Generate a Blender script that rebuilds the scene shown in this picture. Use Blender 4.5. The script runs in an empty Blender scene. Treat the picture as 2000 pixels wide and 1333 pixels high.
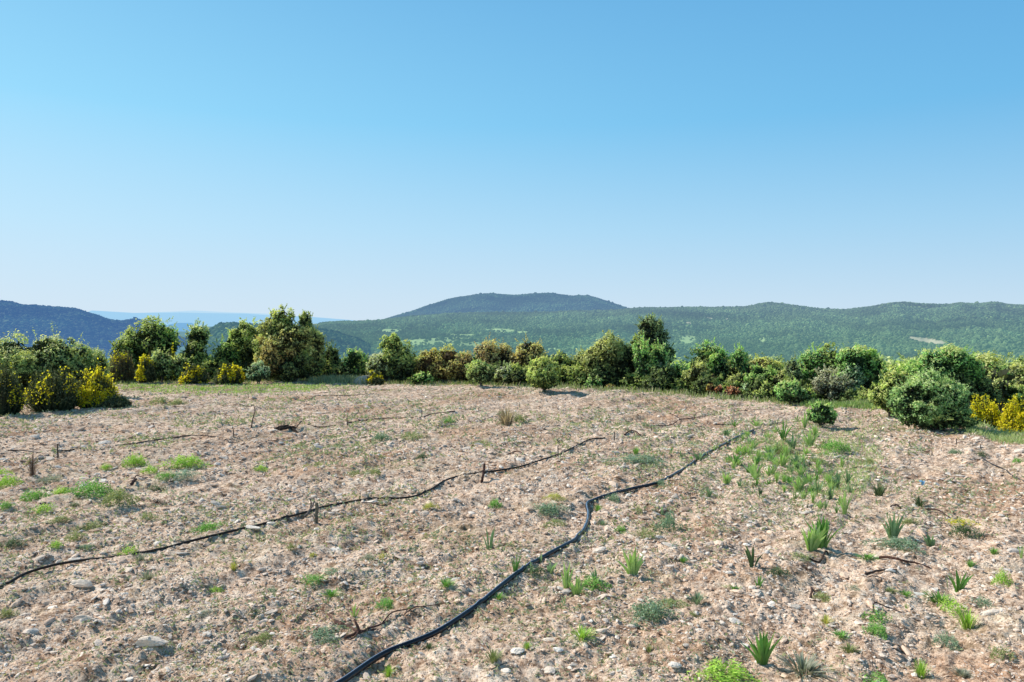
import bpy, math, random
import numpy as np
R_ = math.radians
rng = np.random.default_rng(7)
random.seed(7)
scene = bpy.context.scene
COL = scene.collection

# ------------------------------------------------------------------ camera
F = 1444.0; CX = 1000.0; CY = 666.5; H = 2.4
PITCH = math.atan((CY - 630.0) / F)
sp, cp = math.sin(PITCH), math.cos(PITCH)
cam = bpy.data.cameras.new('camera'); co = bpy.data.objects.new('camera', cam); COL.objects.link(co)
co.location = (0, 0, H); co.rotation_euler = (math.pi/2 - PITCH, 0, 0)
cam.sensor_width = 36; cam.lens = F/2000*36; cam.clip_end = 60000; cam.clip_start = 0.1
scene.camera = co

def ray(px, py):
    a = (px-CX)/F; b = (CY-py)/F
    return a, cp + b*sp, -sp + b*cp
def at_y(px, py, Y):
    a, f, u = ray(px, py); t = Y/f
    return a*t, Y, H + u*t
def proj(x, y, z):
    dz = z-H
    f = y*cp - dz*sp; u = y*sp + dz*cp
    f = np.maximum(f, 1e-3)
    return CX + F*x/f, CY - F*u/f

# ------------------------------------------------------------------ noise
def _h(ix, iy, s):
    n = (ix.astype(np.int64)*374761393 + iy.astype(np.int64)*668265263 + s*1442695041) & 0xffffffff
    n = ((n ^ (n >> 13))*1274126177) & 0xffffffff
    n = ((n ^ (n >> 16))*2246822519) & 0xffffffff
    return ((n ^ (n >> 15)) & 0xffffff)/float(0xffffff)
def vn(x, y, s=0):
    x = np.asarray(x, float); y = np.asarray(y, float)
    ix = np.floor(x); iy = np.floor(y); fx = x-ix; fy = y-iy
    fx = fx*fx*(3-2*fx); fy = fy*fy*(3-2*fy)
    a = _h(ix, iy, s); b = _h(ix+1, iy, s); c = _h(ix, iy+1, s); d = _h(ix+1, iy+1, s)
    return (a*(1-fx)+b*fx)*(1-fy) + (c*(1-fx)+d*fx)*fy
def fbm(x, y, s=0, o=4):
    r = 0; a = 1; t = 0
    for i in range(o):
        r = r + a*vn(x*2**i, y*2**i, s+i*17); t += a; a *= .55
    return r/t
def sstep(a, b, x):
    t = np.clip((x-a)/(b-a), 0, 1); return t*t*(3-2*t)

# ------------------------------------------------------------------ terrain
_edge_px = [(-900,815),(-300,800),(0,782),(150,760),(250,750),(600,747),(900,753),(1100,759),(1300,772),(1480,787),(1600,795),(1750,800),(1850,815),(1940,845),(2050,872),(2500,930)]
_ex, _ey = [], []
for p in _edge_px:
    a, f, u = ray(*p); t = -H/u
    _ex.append(a*t); _ey.append(f*t)
def edge_s(x, y):
    return y - np.interp(x, _ex, _ey)
def hbase(x, y):
    s = edge_s(x, y); s = np.maximum(s, 0)
    q = s*s/(s+2.5)
    return -62*(1-np.exp(-q/430.0))
def hgt(x, y):
    x = np.asarray(x, float); y = np.asarray(y, float)
    r = np.hypot(x, y)
    z = hbase(x, y)
    near = 1-sstep(45, 80, r)
    z = z + near*((fbm(x*.55, y*.55, 3, 3)-.5)*.11)
    # tilled micro relief: clods and shallow furrows
    u = x*.58 + y*.81; v = -x*.81 + y*.58
    z = z + near*((fbm(u*2.2, v*4.0, 5, 3)-.5)*.10 + (vn(x*8, y*13, 9)-.5)*.031 + (vn(x*26, y*32, 19)-.5)*.034)
    z = z + near*.028*np.sin(v*2*np.pi/1.05 + 2.4*vn(u*.35, v*.35, 8))*(.4+vn(x*.5, y*.5, 12))
    z = z + sstep(60, 300, r)*(fbm(x*.006, y*.006, 21, 3)-.5)*9
    return z
def gp(px, py):
    """point of the field that the photograph shows at this pixel"""
    a, f, u = ray(px, py); z = 0.0
    for i in range(5):
        t = (z-H)/u; x = a*t; y = f*t
        z = float(hgt(x, y)) if edge_s(x, y) < 1.0 else 0.0
    return x, y, z
def gd(px, py):
    x, y, z = gp(px, py); return y

# ------------------------------------------------------------------ mesh helpers
def mk(name, V, Fa, mat, col=None, smooth=False, parent=None, link=True):
    me = bpy.data.meshes.new(name)
    V = np.ascontiguousarray(V, dtype=np.float32); Fa = np.ascontiguousarray(Fa, dtype=np.int32)
    n, k = Fa.shape
    me.vertices.add(len(V)); me.vertices.foreach_set('co', V.ravel())
    me.loops.add(n*k); me.loops.foreach_set('vertex_index', Fa.ravel())
    me.polygons.add(n); me.polygons.foreach_set('loop_start', np.arange(0, n*k, k, dtype=np.int32))
    try: me.polygons.foreach_set('loop_total', np.full(n, k, dtype=np.int32))
    except Exception: pass
    me.polygons.foreach_set('use_smooth', np.full(n, smooth, dtype=bool))
    me.update(calc_edges=True)
    if col is not None:
        at = me.color_attributes.new('tint', 'FLOAT_COLOR', 'POINT')
        c = np.ones((len(V), 4), np.float32); c[:, :3] = col
        at.data.foreach_set('color', c.ravel())
    me.materials.append(mat)
    o = bpy.data.objects.new(name, me)
    if link: COL.objects.link(o)
    if parent is not None: o.parent = parent
    return o
def tag(o, label=None, cat=None, group=None, kind=None):
    if label: o['label'] = label
    if cat: o['category'] = cat
    if group: o['group'] = group
    if kind: o['kind'] = kind
    return o
def empty(name, loc=(0,0,0)):
    o = bpy.data.objects.new(name, None); COL.objects.link(o); o.location = loc
    o.empty_display_size = .1
    return o
def rotm(ax, ay, az):
    ca, sa, cb, sb, cc, sc = np.cos(ax), np.sin(ax), np.cos(ay), np.sin(ay), np.cos(az), np.sin(az)
    M = np.empty((len(ax), 3, 3))
    M[:,0,0]=cc*cb; M[:,0,1]=cc*sb*sa-sc*ca; M[:,0,2]=cc*sb*ca+sc*sa
    M[:,1,0]=sc*cb; M[:,1,1]=sc*sb*sa+cc*ca; M[:,1,2]=sc*sb*ca-cc*sa
    M[:,2,0]=-sb;   M[:,2,1]=cb*sa;          M[:,2,2]=cb*ca
    return M
def scatter(TV, TF, P, S, rot, cols):
    """merge copies of a template: P (m,3), S (m,3), rot (m,3,3), cols (m,3)"""
    m, n = len(P), len(TV)
    V = np.einsum('mij,mnj->mni', rot, TV[None]*S[:,None,:]) + P[:,None,:]
    Fa = TF[None] + (np.arange(m)*n)[:,None,None]
    C = np.repeat(cols, n, axis=0)
    return V.reshape(-1,3), Fa.reshape(-1, TF.shape[1]), C
def join(parts):
    V, Fs, C = [], [], []; o = 0
    for v, f, c in parts:
        V.append(v); Fs.append(f+o); C.append(c); o += len(v)
    return np.concatenate(V), np.concatenate(Fs), np.concatenate(C)
def ico(sub=0):
    t = (1+5**.5)/2
    V = np.array([(-1,t,0),(1,t,0),(-1,-t,0),(1,-t,0),(0,-1,t),(0,1,t),(0,-1,-t),(0,1,-t),(t,0,-1),(t,0,1),(-t,0,-1),(-t,0,1)], float)
    V /= np.linalg.norm(V[0])
    Fa = [(0,11,5),(0,5,1),(0,1,7),(0,7,10),(0,10,11),(1,5,9),(5,11,4),(11,10,2),(10,7,6),(7,1,8),(3,9,4),(3,4,2),(3,2,6),(3,6,8),(3,8,9),(4,9,5),(2,4,11),(6,2,10),(8,6,7),(9,8,1)]
    V = list(map(tuple, V))
    for _ in range(sub):
        cache = {}; nf = []
        def mid(a, b):
            k = (min(a,b), max(a,b))
            if k not in cache:
                p = np.array(V[a])+np.array(V[b]); p /= np.linalg.norm(p); V.append(tuple(p)); cache[k] = len(V)-1
            return cache[k]
        for a,b,c in Fa:
            x,y,z = mid(a,b),mid(b,c),mid(c,a); nf += [(a,x,z),(b,y,x),(c,z,y),(x,y,z)]
        Fa = nf
    return np.array(V), np.array(Fa)
def tube(pts, rad, seg=8, cap=True):
    """swept tube of quads along a polyline; rad scalar or list"""
    P = np.array(pts, float); n = len(P)
    rad = np.full(n, rad) if np.isscalar(rad) else np.array(rad, float)
    T = np.gradient(P, axis=0); T /= np.linalg.norm(T, axis=1)[:,None]+1e-9
    up = np.array([0,0,1.0]) if abs(T[0][2]) < .9 else np.array([1.0,0,0])
    V = []
    a = np.arange(seg)*2*np.pi/seg
    for i in range(n):
        s = np.cross(T[i], up); s /= np.linalg.norm(s)+1e-9; u2 = np.cross(s, T[i]); up = u2 if abs(T[0][2]) >= .9 else up
        V.append(P[i] + rad[i]*(np.cos(a)[:,None]*s + np.sin(a)[:,None]*u2))
    V = np.concatenate(V); Fa = []
    for i in range(n-1):
        for j in range(seg):
            k = (j+1) % seg
            Fa.append((i*seg+j, i*seg+k, (i+1)*seg+k, (i+1)*seg+j))
    if cap:
        for b in (0, n-1):
            c = len(V); V = np.vstack([V, P[b]])
            for j in range(0, seg, 2):
                q = (b*seg+j, b*seg+(j+1)%seg, b*seg+(j+2)%seg, c)
                Fa.append(q if b else q[::-1])
    return V, np.array(Fa)
def smooth_path(pts, step):
    P = np.array(pts, float)
    out = []
    Q = np.vstack([2*P[0]-P[1], P, 2*P[-1]-P[-2]])
    for i in range(1, len(Q)-2):
        p0,p1,p2,p3 = Q[i-1],Q[i],Q[i+1],Q[i+2]
        n = max(2, int(np.linalg.norm(p2-p1)/step))
        for k in range(n):
            t = k/n
            out.append(.5*((2*p1)+(-p0+p2)*t+(2*p0-5*p1+4*p2-p3)*t*t+(-p0+3*p1-3*p2+p3)*t**3))
    out.append(P[-1]); return np.array(out)

# ------------------------------------------------------------------ materials
def newmat(name, rough=.9, spec=.2):
    m = bpy.data.materials.new(name); m.use_nodes = True
    nt = m.node_tree; b = nt.nodes['Principled BSDF']
    b.inputs['Roughness'].default_value = rough
    b.inputs['Specular IOR Level'].default_value = spec
    return m, nt, b
def N(nt, t, **kw):
    n = nt.nodes.new(t)
    for k, v in kw.items(): setattr(n, k, v)
    return n
def mathn(nt, op, a, b):
    n = N(nt, 'ShaderNodeMath', operation=op)
    for i, q in enumerate((a, b)):
        if hasattr(q, 'is_output'): nt.links.new(q, n.inputs[i])
        else: n.inputs[i].default_value = q
    return n.outputs[0]
def noise_tex(nt, scale, detail=4, rough=.6, vec=None):
    n = N(nt, 'ShaderNodeTexNoise'); n.inputs['Scale'].default_value = scale
    n.inputs['Detail'].default_value = detail; n.inputs['Roughness'].default_value = rough
    if vec is not None: nt.links.new(vec, n.inputs['Vector'])
    return n.outputs['Fac']
def ramp(nt, fac, stops):
    n = N(nt, 'ShaderNodeValToRGB'); cr = n.color_ramp
    while len(cr.elements) < len(stops): cr.elements.new(.5)
    for e, (p, c) in zip(cr.elements, stops):
        e.position = p; e.color = (*c, 1)
    nt.links.new(fac, n.inputs[0]); return n.outputs[0]
def mixc(nt, fac, a, b, mode='MIX'):
    n = N(nt, 'ShaderNodeMix', data_type='RGBA', blend_type=mode)
    for i, q in ((0, fac), (6, a), (7, b)):
        if hasattr(q, 'is_output'): nt.links.new(q, n.inputs[i])
        elif i == 0: n.inputs[0].default_value = q
        else: n.inputs[i].default_value = (*q, 1)
    return n.outputs[2]
def tintmat(name, rough=.85, spec=.2, var=.25, vscale=30, bump=0, bscale=60, trans=0, haze=None):
    """material driven by the mesh's own tint attribute, with noise variation"""
    m, nt, b = newmat(name, rough, spec)
    a = N(nt, 'ShaderNodeAttribute', attribute_name='tint')
    g = N(nt, 'ShaderNodeNewGeometry')
    c = a.outputs['Color']
    if var:
        f = noise_tex(nt, vscale, 3, .6, g.outputs['Position'])
        c = mixc(nt, 1.0, c, ramp(nt, f, [(.3, (1-var,)*3), (.7, (1+var,)*3)]), 'MULTIPLY')
    nt.links.new(c, b.inputs['Base Color'])
    if bump:
        bn = N(nt, 'ShaderNodeBump'); bn.inputs['Strength'].default_value = bump; bn.inputs['Distance'].default_value = .01
        nt.links.new(noise_tex(nt, bscale, 5, .65, g.outputs['Position']), bn.inputs['Height']); nt.links.new(bn.outputs[0], b.inputs['Normal'])
    out = nt.nodes['Material Output']
    if trans:
        tr = N(nt, 'ShaderNodeBsdfTranslucent'); nt.links.new(mixc(nt, 1.0, c, (1.08, 1.12, .72), 'MULTIPLY'), tr.inputs['Color'])
        ms = N(nt, 'ShaderNodeMixShader'); ms.inputs[0].default_value = trans
        nt.links.new(b.outputs[0], ms.inputs[1]); nt.links.new(tr.outputs[0], ms.inputs[2])
        nt.links.new(ms.outputs[0], out.inputs[0])
    if haze:
        b.inputs['Emission Color'].default_value = (*haze[0], 1); b.inputs['Emission Strength'].default_value = haze[1]
    return m

M_leaf = tintmat('leaf', .6, .25, .22, 6, trans=.42)
M_grass = tintmat('grass_blade', .55, .3, .15, 12, trans=.3)
M_iris = tintmat('iris_leaf', .45, .35, .15, 20, trans=.25)
M_flower = tintmat('petal', .7, .1, .1, 20, trans=.5)
M_bark = tintmat('bark', .95, .1, .35, 25, bump=.8, bscale=40)
M_stone = tintmat('stone', .95, .15, .14, 45, bump=.5, bscale=90)
M_wood = tintmat('dead_wood', .95, .1, .35, 60, bump=.6, bscale=120)
M_far = tintmat('far_leaf', .9, .05, .3, .05)

# ------------------------------------------------------------------ ground sheet
def ground_mat():
    m, nt, b = newmat('soil', .97, .08)
    g = N(nt, 'ShaderNodeNewGeometry'); P = g.outputs['Position']
    n1 = noise_tex(nt, .35, 5, .6, P); n2 = noise_tex(nt, 6.5, 8, .76, P); n3 = noise_tex(nt, 42, 4, .7, P)
    c = ramp(nt, n2, [(.32, (.19,.115,.075)), (.42, (.42,.285,.20)), (.52, (.80,.615,.475)), (.65, (.95,.82,.68))])
    c2 = ramp(nt, n3, [(.32, (.2,.145,.115)), (.42, (.74,.69,.65)), (.50, (1,1,1)), (.72, (1.15,1.15,1.13))])
    c = mixc(nt, 1, c, c2, 'MULTIPLY')
    c = mixc(nt, 1, c, ramp(nt, n1, [(.36, (.80,.69,.61)), (.5,(.99,.98,.97)), (.64, (1.1,1.1,1.1))]), 'MULTIPLY')
    # faint green film of seedlings in patches
    gm = noise_tex(nt, .8, 5, .65, P)
    gf = ramp(nt, gm, [(.5, (0,0,0)), (.68, (.45,.45,.45))])
    c = mixc(nt, mathn(nt, 'MULTIPLY', gf, n3), c, (.33, .36, .2))
    a = N(nt, 'ShaderNodeAttribute', attribute_name='tint')
    sep = N(nt, 'ShaderNodeSeparateColor'); nt.links.new(a.outputs['Color'], sep.inputs[0])
    verge = ramp(nt, n2, [(.3, (.10,.12,.04)), (.5, (.22,.25,.09)), (.7, (.42,.38,.24))])
    c = mixc(nt, sep.outputs[0], c, verge)
    far = ramp(nt, noise_tex(nt, .012, 5, .6, P), [(.35, (.03,.06,.03)), (.6, (.055,.1,.045)), (.8,(.11,.16,.06))])
    c = mixc(nt, sep.outputs[1], c, far)
    c = mixc(nt, sep.outputs[2], c, (.17, .25, .09))
    nt.links.new(c, b.inputs['Base Color'])
    bn = N(nt, 'ShaderNodeBump'); bn.inputs['Strength'].default_value = .9; bn.inputs['Distance'].default_value = .03
    hh = mathn(nt, 'ADD', mathn(nt, 'MULTIPLY', n3, .6), noise_tex(nt, 14, 5, .7, P))
    nt.links.new(hh, bn.inputs['Height']); nt.links.new(bn.outputs[0], b.inputs['Normal'])
    # aerial haze painted as glow on the ground sheet, growing with world distance
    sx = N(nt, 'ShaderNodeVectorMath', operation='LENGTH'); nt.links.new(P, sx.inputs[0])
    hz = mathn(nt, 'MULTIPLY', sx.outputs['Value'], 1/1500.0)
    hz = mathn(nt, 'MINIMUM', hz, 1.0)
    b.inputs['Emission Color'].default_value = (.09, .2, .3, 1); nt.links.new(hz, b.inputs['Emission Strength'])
    return m
th = np.concatenate([np.linspace(-180, -44, 40, endpoint=False), np.linspace(-44, 44, 860), np.linspace(44, 180, 41)[1:]])
rr = np.concatenate([[.05, .8, 1.6, 2.3], np.geomspace(2.8, 36, 520), np.geomspace(36, 300, 90)[1:], np.geomspace(300, 14000, 60)[1:]])
TH, RR = np.meshgrid(np.radians(th), rr)
GX = np.sin(TH)*RR; GY = np.cos(TH)*RR; GZ = hgt(GX, GY)
nr, nc = GX.shape
GV = np.stack([GX, GY, GZ], -1).reshape(-1, 3)
ii, jj = np.meshgrid(np.arange(nr-1), np.arange(nc-1), indexing='ij'); a0 = (ii*nc+jj).ravel()
GF = np.stack([a0, a0+1, a0+nc+1, a0+nc], -1)[:, ::-1]
s_ = edge_s(GX, GY) + (vn(GX*1.3, GY*1.3, 40)-.5)*1.3 + (vn(GX*5, GY*5, 41)-.5)*.6
gc = np.zeros((nr*nc, 3))
gc[:,0] = sstep(.3, 1.3, s_).ravel()
gc[:,1] = sstep(60, 160, RR).ravel()
MEADOWS = [(800,670,70,5),(880,662,50,3),(1110,640,16,2),(620,672,30,4),(760,646,28,4),(975,645,45,3.2),(1000,649,40,3),(1085,683,22,4.5),(1345,665,18,10),(840,668,60,6),(930,673,70,5),(905,655,40,2.5),(1490,664,10,6)]
def pale(px, py):
    m = np.zeros_like(px)
    for (a,b,c,d,k) in [(1812,666,46,5.5,.15),(1345,632,7,2,.0),(1385,622,9,1.2,.15),(1350,617,8,1,.0),(1420,624,5,1.2,0)]:
        q = ((px-a)/c)**2 + ((py-b-k*(px-a))/d)**2 + (vn(px*.3, py*.8, 78)-.5)*.7
        m = np.maximum(m, 1-sstep(.6, 1.1, q))
    return m
def meadow(px, py):
    m = np.zeros_like(px)
    for (a,b,c,d) in MEADOWS:
        q = ((px-a)/c)**2 + ((py-b)/d)**2 + (vn(px*.15, py*.4, 77)-.5)*.9
        m = np.maximum(m, 1-sstep(.6, 1.1, q))
    return np.maximum(m, pale(px, py))
gpx, gpy = proj(GV[:,0], GV[:,1], GV[:,2])
gc[:,2] = np.where(GV[:,1] > 150, meadow(gpx, gpy), 0)*.9
# grassy strip along the back left edge and grass behind the large bush
gc[:,0] = np.maximum(gc[:,0], 0)
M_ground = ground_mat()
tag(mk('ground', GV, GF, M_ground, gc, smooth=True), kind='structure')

# ------------------------------------------------------------------ hills
def hazemat(name, haze, strength, base_mul=1.0, up=None):  # aerial haze is painted onto the surface as emission
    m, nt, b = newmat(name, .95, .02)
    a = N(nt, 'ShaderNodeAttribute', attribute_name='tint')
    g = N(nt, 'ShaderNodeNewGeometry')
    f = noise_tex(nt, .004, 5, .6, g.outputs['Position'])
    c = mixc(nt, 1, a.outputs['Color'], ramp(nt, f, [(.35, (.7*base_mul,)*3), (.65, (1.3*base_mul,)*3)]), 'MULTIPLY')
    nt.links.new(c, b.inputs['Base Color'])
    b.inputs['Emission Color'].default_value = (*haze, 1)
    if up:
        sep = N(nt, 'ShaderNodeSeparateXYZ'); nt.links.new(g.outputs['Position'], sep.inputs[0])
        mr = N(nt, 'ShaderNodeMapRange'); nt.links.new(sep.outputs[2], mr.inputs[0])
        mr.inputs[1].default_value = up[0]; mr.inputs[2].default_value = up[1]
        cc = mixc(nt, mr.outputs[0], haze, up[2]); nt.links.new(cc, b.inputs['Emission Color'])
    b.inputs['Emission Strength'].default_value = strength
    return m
def hill(name, sil, r0, r1, zf, mat, dark, light, relief=.1, seed=1, nu=420, nv=50, lower=0.0, crowns=0, csize=(7,11), ccols=None, dark_noise=.02, pw=1.25):
    px0, px1 = sil[0][0], sil[-1][0]
    us = np.linspace(px0, px1, nu)
    sy = np.interp(us, [p[0] for p in sil], [p[1] for p in sil])
    def surf(px, v):
        py = np.interp(px, [p[0] for p in sil], [p[1] for p in sil])
        r1v = r1*(1+.06*(fbm(px*.004, px*0, seed, 2)-.5))
        zc = H + r1v*((CY-py)/F*cp - sp)/(cp+(CY-py)/F*sp) - lower
        vf = np.clip(v, 0, 1)
        prof = np.sin(np.pi/2*vf)**pw
        Y = r0 + (r1v-r0)*v
        X = (px-CX)/F*Y/cp
        n = (fbm(px*.016, v*2.2, seed+5, 4)-.5)
        z = zf + (zc-zf)*(prof + relief*n*np.sin(np.pi*vf)*2)
        z = np.where(v > 1, zf + (zc-zf)*np.cos(np.clip((v-1)*2.2, 0, np.pi/2)), z)
        return X, Y, z
    vs = np.concatenate([np.linspace(0, 1, nv), np.linspace(1, 1.7, 9)[1:]])
    U, Vv = np.meshgrid(us, vs)
    X, Y, Z = surf(U, Vv)
    n, m_ = X.shape
    V = np.stack([X, Y, Z], -1).reshape(-1, 3)
    i2, j2 = np.meshgrid(np.arange(n-1), np.arange(m_-1), indexing='ij'); a = (i2*m_+j2).ravel()
    Fa = np.stack([a, a+1, a+m_+1, a+m_], -1)
    f = fbm(X*dark_noise*.4, Y*dark_noise*.4, seed+9, 4).reshape(-1,1)
    C = np.array(dark)*(1-f) + np.array(light)*f
    qx, qy = proj(V[:,0], V[:,1], V[:,2]); md = meadow(qx, qy)[:,None]
    if crowns:
        pl = pale(qx, qy)[:,None]; C = C*(1-md) + (np.array((.23,.31,.13))*(1-pl) + np.array((.40,.36,.24))*pl)*md
    tag(mk(name, V, Fa, mat, C, smooth=True), kind='structure')
    if crowns:
        px = rng.uniform(px0, px1, crowns); v = rng.uniform(0.0, 1.02, crowns)**.8
        X, Y, Z = surf(px, v); P = np.stack([X, Y, Z], -1)
        qx, qy = proj(X, Y, Z)
        cl = fbm(X*.004, Y*.004, seed+30, 3)
        keep = ((meadow(qx, qy) < .4) | (rng.random(crowns) < .10)) & (pale(qx, qy) < .5) & (rng.random(crowns) < .55+.9*cl)
        P = P[keep]; k = len(P); cl = cl[keep]
        s = rng.uniform(csize[0], csize[1], k)*.5*(.8+.4*sstep(.3,.7,fbm(P[:,0]*.01, P[:,1]*.01, seed+44, 3))); s *= np.where(rng.random(k) < .015, 1.7, 1)
        S = np.stack([s, s, s*rng.uniform(.5, 1.0, k)], -1); P[:,2] += S[:,2]*.45
        TV, TF = ico(0); TV = TV*(1+.25*rng.standard_normal((len(TV),1)))
        rt = rotm(rng.uniform(-.4,.4,k), rng.uniform(-.4,.4,k), rng.uniform(0,6.28,k))
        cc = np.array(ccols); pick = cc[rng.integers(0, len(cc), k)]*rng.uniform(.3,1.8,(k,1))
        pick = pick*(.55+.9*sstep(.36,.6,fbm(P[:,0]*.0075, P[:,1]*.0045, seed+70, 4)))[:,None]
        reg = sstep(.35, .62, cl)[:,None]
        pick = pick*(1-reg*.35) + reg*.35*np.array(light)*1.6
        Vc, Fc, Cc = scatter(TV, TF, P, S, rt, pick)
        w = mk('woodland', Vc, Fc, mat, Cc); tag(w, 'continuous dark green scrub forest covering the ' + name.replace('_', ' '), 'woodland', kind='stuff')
FAR = [(.03,.055,.02),(.045,.075,.03),(.02,.04,.018),(.06,.085,.03)]
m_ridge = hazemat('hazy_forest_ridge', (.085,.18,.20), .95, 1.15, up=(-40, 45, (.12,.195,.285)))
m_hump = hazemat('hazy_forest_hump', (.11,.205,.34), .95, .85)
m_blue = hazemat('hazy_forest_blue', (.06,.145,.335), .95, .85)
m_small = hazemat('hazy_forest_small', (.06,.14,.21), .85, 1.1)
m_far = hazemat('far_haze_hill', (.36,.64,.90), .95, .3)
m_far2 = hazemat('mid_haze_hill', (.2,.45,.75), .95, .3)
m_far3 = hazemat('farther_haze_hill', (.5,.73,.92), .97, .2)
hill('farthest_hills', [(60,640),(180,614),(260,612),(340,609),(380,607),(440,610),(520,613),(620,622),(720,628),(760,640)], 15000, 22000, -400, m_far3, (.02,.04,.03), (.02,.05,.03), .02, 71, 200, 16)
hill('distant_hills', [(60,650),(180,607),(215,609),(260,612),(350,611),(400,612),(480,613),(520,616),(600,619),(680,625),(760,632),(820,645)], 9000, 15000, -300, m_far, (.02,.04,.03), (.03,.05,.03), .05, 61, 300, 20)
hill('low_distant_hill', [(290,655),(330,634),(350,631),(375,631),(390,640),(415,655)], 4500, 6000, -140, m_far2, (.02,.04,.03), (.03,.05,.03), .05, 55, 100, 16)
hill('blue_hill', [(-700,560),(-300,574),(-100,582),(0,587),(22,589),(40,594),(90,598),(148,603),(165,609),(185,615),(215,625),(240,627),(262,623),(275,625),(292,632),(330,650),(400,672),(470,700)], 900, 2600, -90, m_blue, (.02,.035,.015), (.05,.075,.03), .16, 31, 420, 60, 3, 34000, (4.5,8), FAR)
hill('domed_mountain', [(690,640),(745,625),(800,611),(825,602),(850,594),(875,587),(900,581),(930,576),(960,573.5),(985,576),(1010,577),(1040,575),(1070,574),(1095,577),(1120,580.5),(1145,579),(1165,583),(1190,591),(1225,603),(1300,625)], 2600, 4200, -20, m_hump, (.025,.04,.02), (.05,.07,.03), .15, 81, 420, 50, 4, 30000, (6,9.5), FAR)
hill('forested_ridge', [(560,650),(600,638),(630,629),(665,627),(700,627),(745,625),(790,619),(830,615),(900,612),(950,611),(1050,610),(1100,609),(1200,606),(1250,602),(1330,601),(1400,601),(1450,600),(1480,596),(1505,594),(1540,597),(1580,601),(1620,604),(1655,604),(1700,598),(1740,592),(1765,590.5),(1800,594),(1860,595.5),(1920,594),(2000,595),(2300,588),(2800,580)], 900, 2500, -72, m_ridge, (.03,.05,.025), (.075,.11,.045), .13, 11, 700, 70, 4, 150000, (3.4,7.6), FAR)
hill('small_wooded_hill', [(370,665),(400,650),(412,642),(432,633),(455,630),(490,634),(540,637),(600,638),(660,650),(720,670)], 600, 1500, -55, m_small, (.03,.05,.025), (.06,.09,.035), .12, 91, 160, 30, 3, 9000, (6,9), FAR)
# ------------------------------------------------------------------ foliage
def leaves(C, Nn, L, W, cols, curl=0.0):
    m = len(C)
    r = rng.standard_normal((m,3)); T = np.cross(Nn, r); T /= np.linalg.norm(T, axis=1)[:,None]+1e-9
    B = np.cross(Nn, T); B /= np.linalg.norm(B, axis=1)[:,None]+1e-9
    L = np.broadcast_to(L, m)[:,None]; W = np.broadcast_to(W, m)[:,None]
    k = rng.uniform(-.25,.25,(m,1))
    V = np.stack([C-T*L*.5, C+B*W*.5+T*L*k, C+T*L*.5, C-B*W*.5+T*L*k], 1)
    Fa = np.arange(m*4).reshape(m,4)
    return V.reshape(-1,3), Fa, np.repeat(cols, 4, axis=0)
PAL = {  # (tip painted as sunlit, body, inner painted as shaded)
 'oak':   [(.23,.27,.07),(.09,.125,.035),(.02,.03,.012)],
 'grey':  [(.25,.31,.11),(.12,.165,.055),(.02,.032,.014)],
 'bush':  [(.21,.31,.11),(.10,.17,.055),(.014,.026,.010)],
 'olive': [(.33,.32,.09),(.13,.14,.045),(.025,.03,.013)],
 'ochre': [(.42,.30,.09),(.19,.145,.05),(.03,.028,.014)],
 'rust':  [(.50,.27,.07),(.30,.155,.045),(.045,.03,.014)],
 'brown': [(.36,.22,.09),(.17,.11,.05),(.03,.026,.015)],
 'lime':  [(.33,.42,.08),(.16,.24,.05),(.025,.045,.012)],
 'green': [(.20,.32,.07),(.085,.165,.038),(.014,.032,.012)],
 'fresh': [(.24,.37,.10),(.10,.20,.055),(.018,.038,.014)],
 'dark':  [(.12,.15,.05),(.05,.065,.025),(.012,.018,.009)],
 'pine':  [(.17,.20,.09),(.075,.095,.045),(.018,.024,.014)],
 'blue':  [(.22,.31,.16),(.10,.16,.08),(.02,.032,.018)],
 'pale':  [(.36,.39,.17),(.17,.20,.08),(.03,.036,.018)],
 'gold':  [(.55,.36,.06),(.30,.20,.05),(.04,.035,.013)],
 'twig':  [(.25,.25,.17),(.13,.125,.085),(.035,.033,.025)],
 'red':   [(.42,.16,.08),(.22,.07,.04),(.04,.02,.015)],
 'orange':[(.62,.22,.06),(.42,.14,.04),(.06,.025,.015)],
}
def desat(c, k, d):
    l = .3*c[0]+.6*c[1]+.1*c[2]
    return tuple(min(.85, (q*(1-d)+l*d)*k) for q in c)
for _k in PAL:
    PAL[_k] = [desat(PAL[_k][0], 3.6, .06), desat(PAL[_k][1], 4.3, .08), desat(PAL[_k][2], 2.6, .08)]
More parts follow.
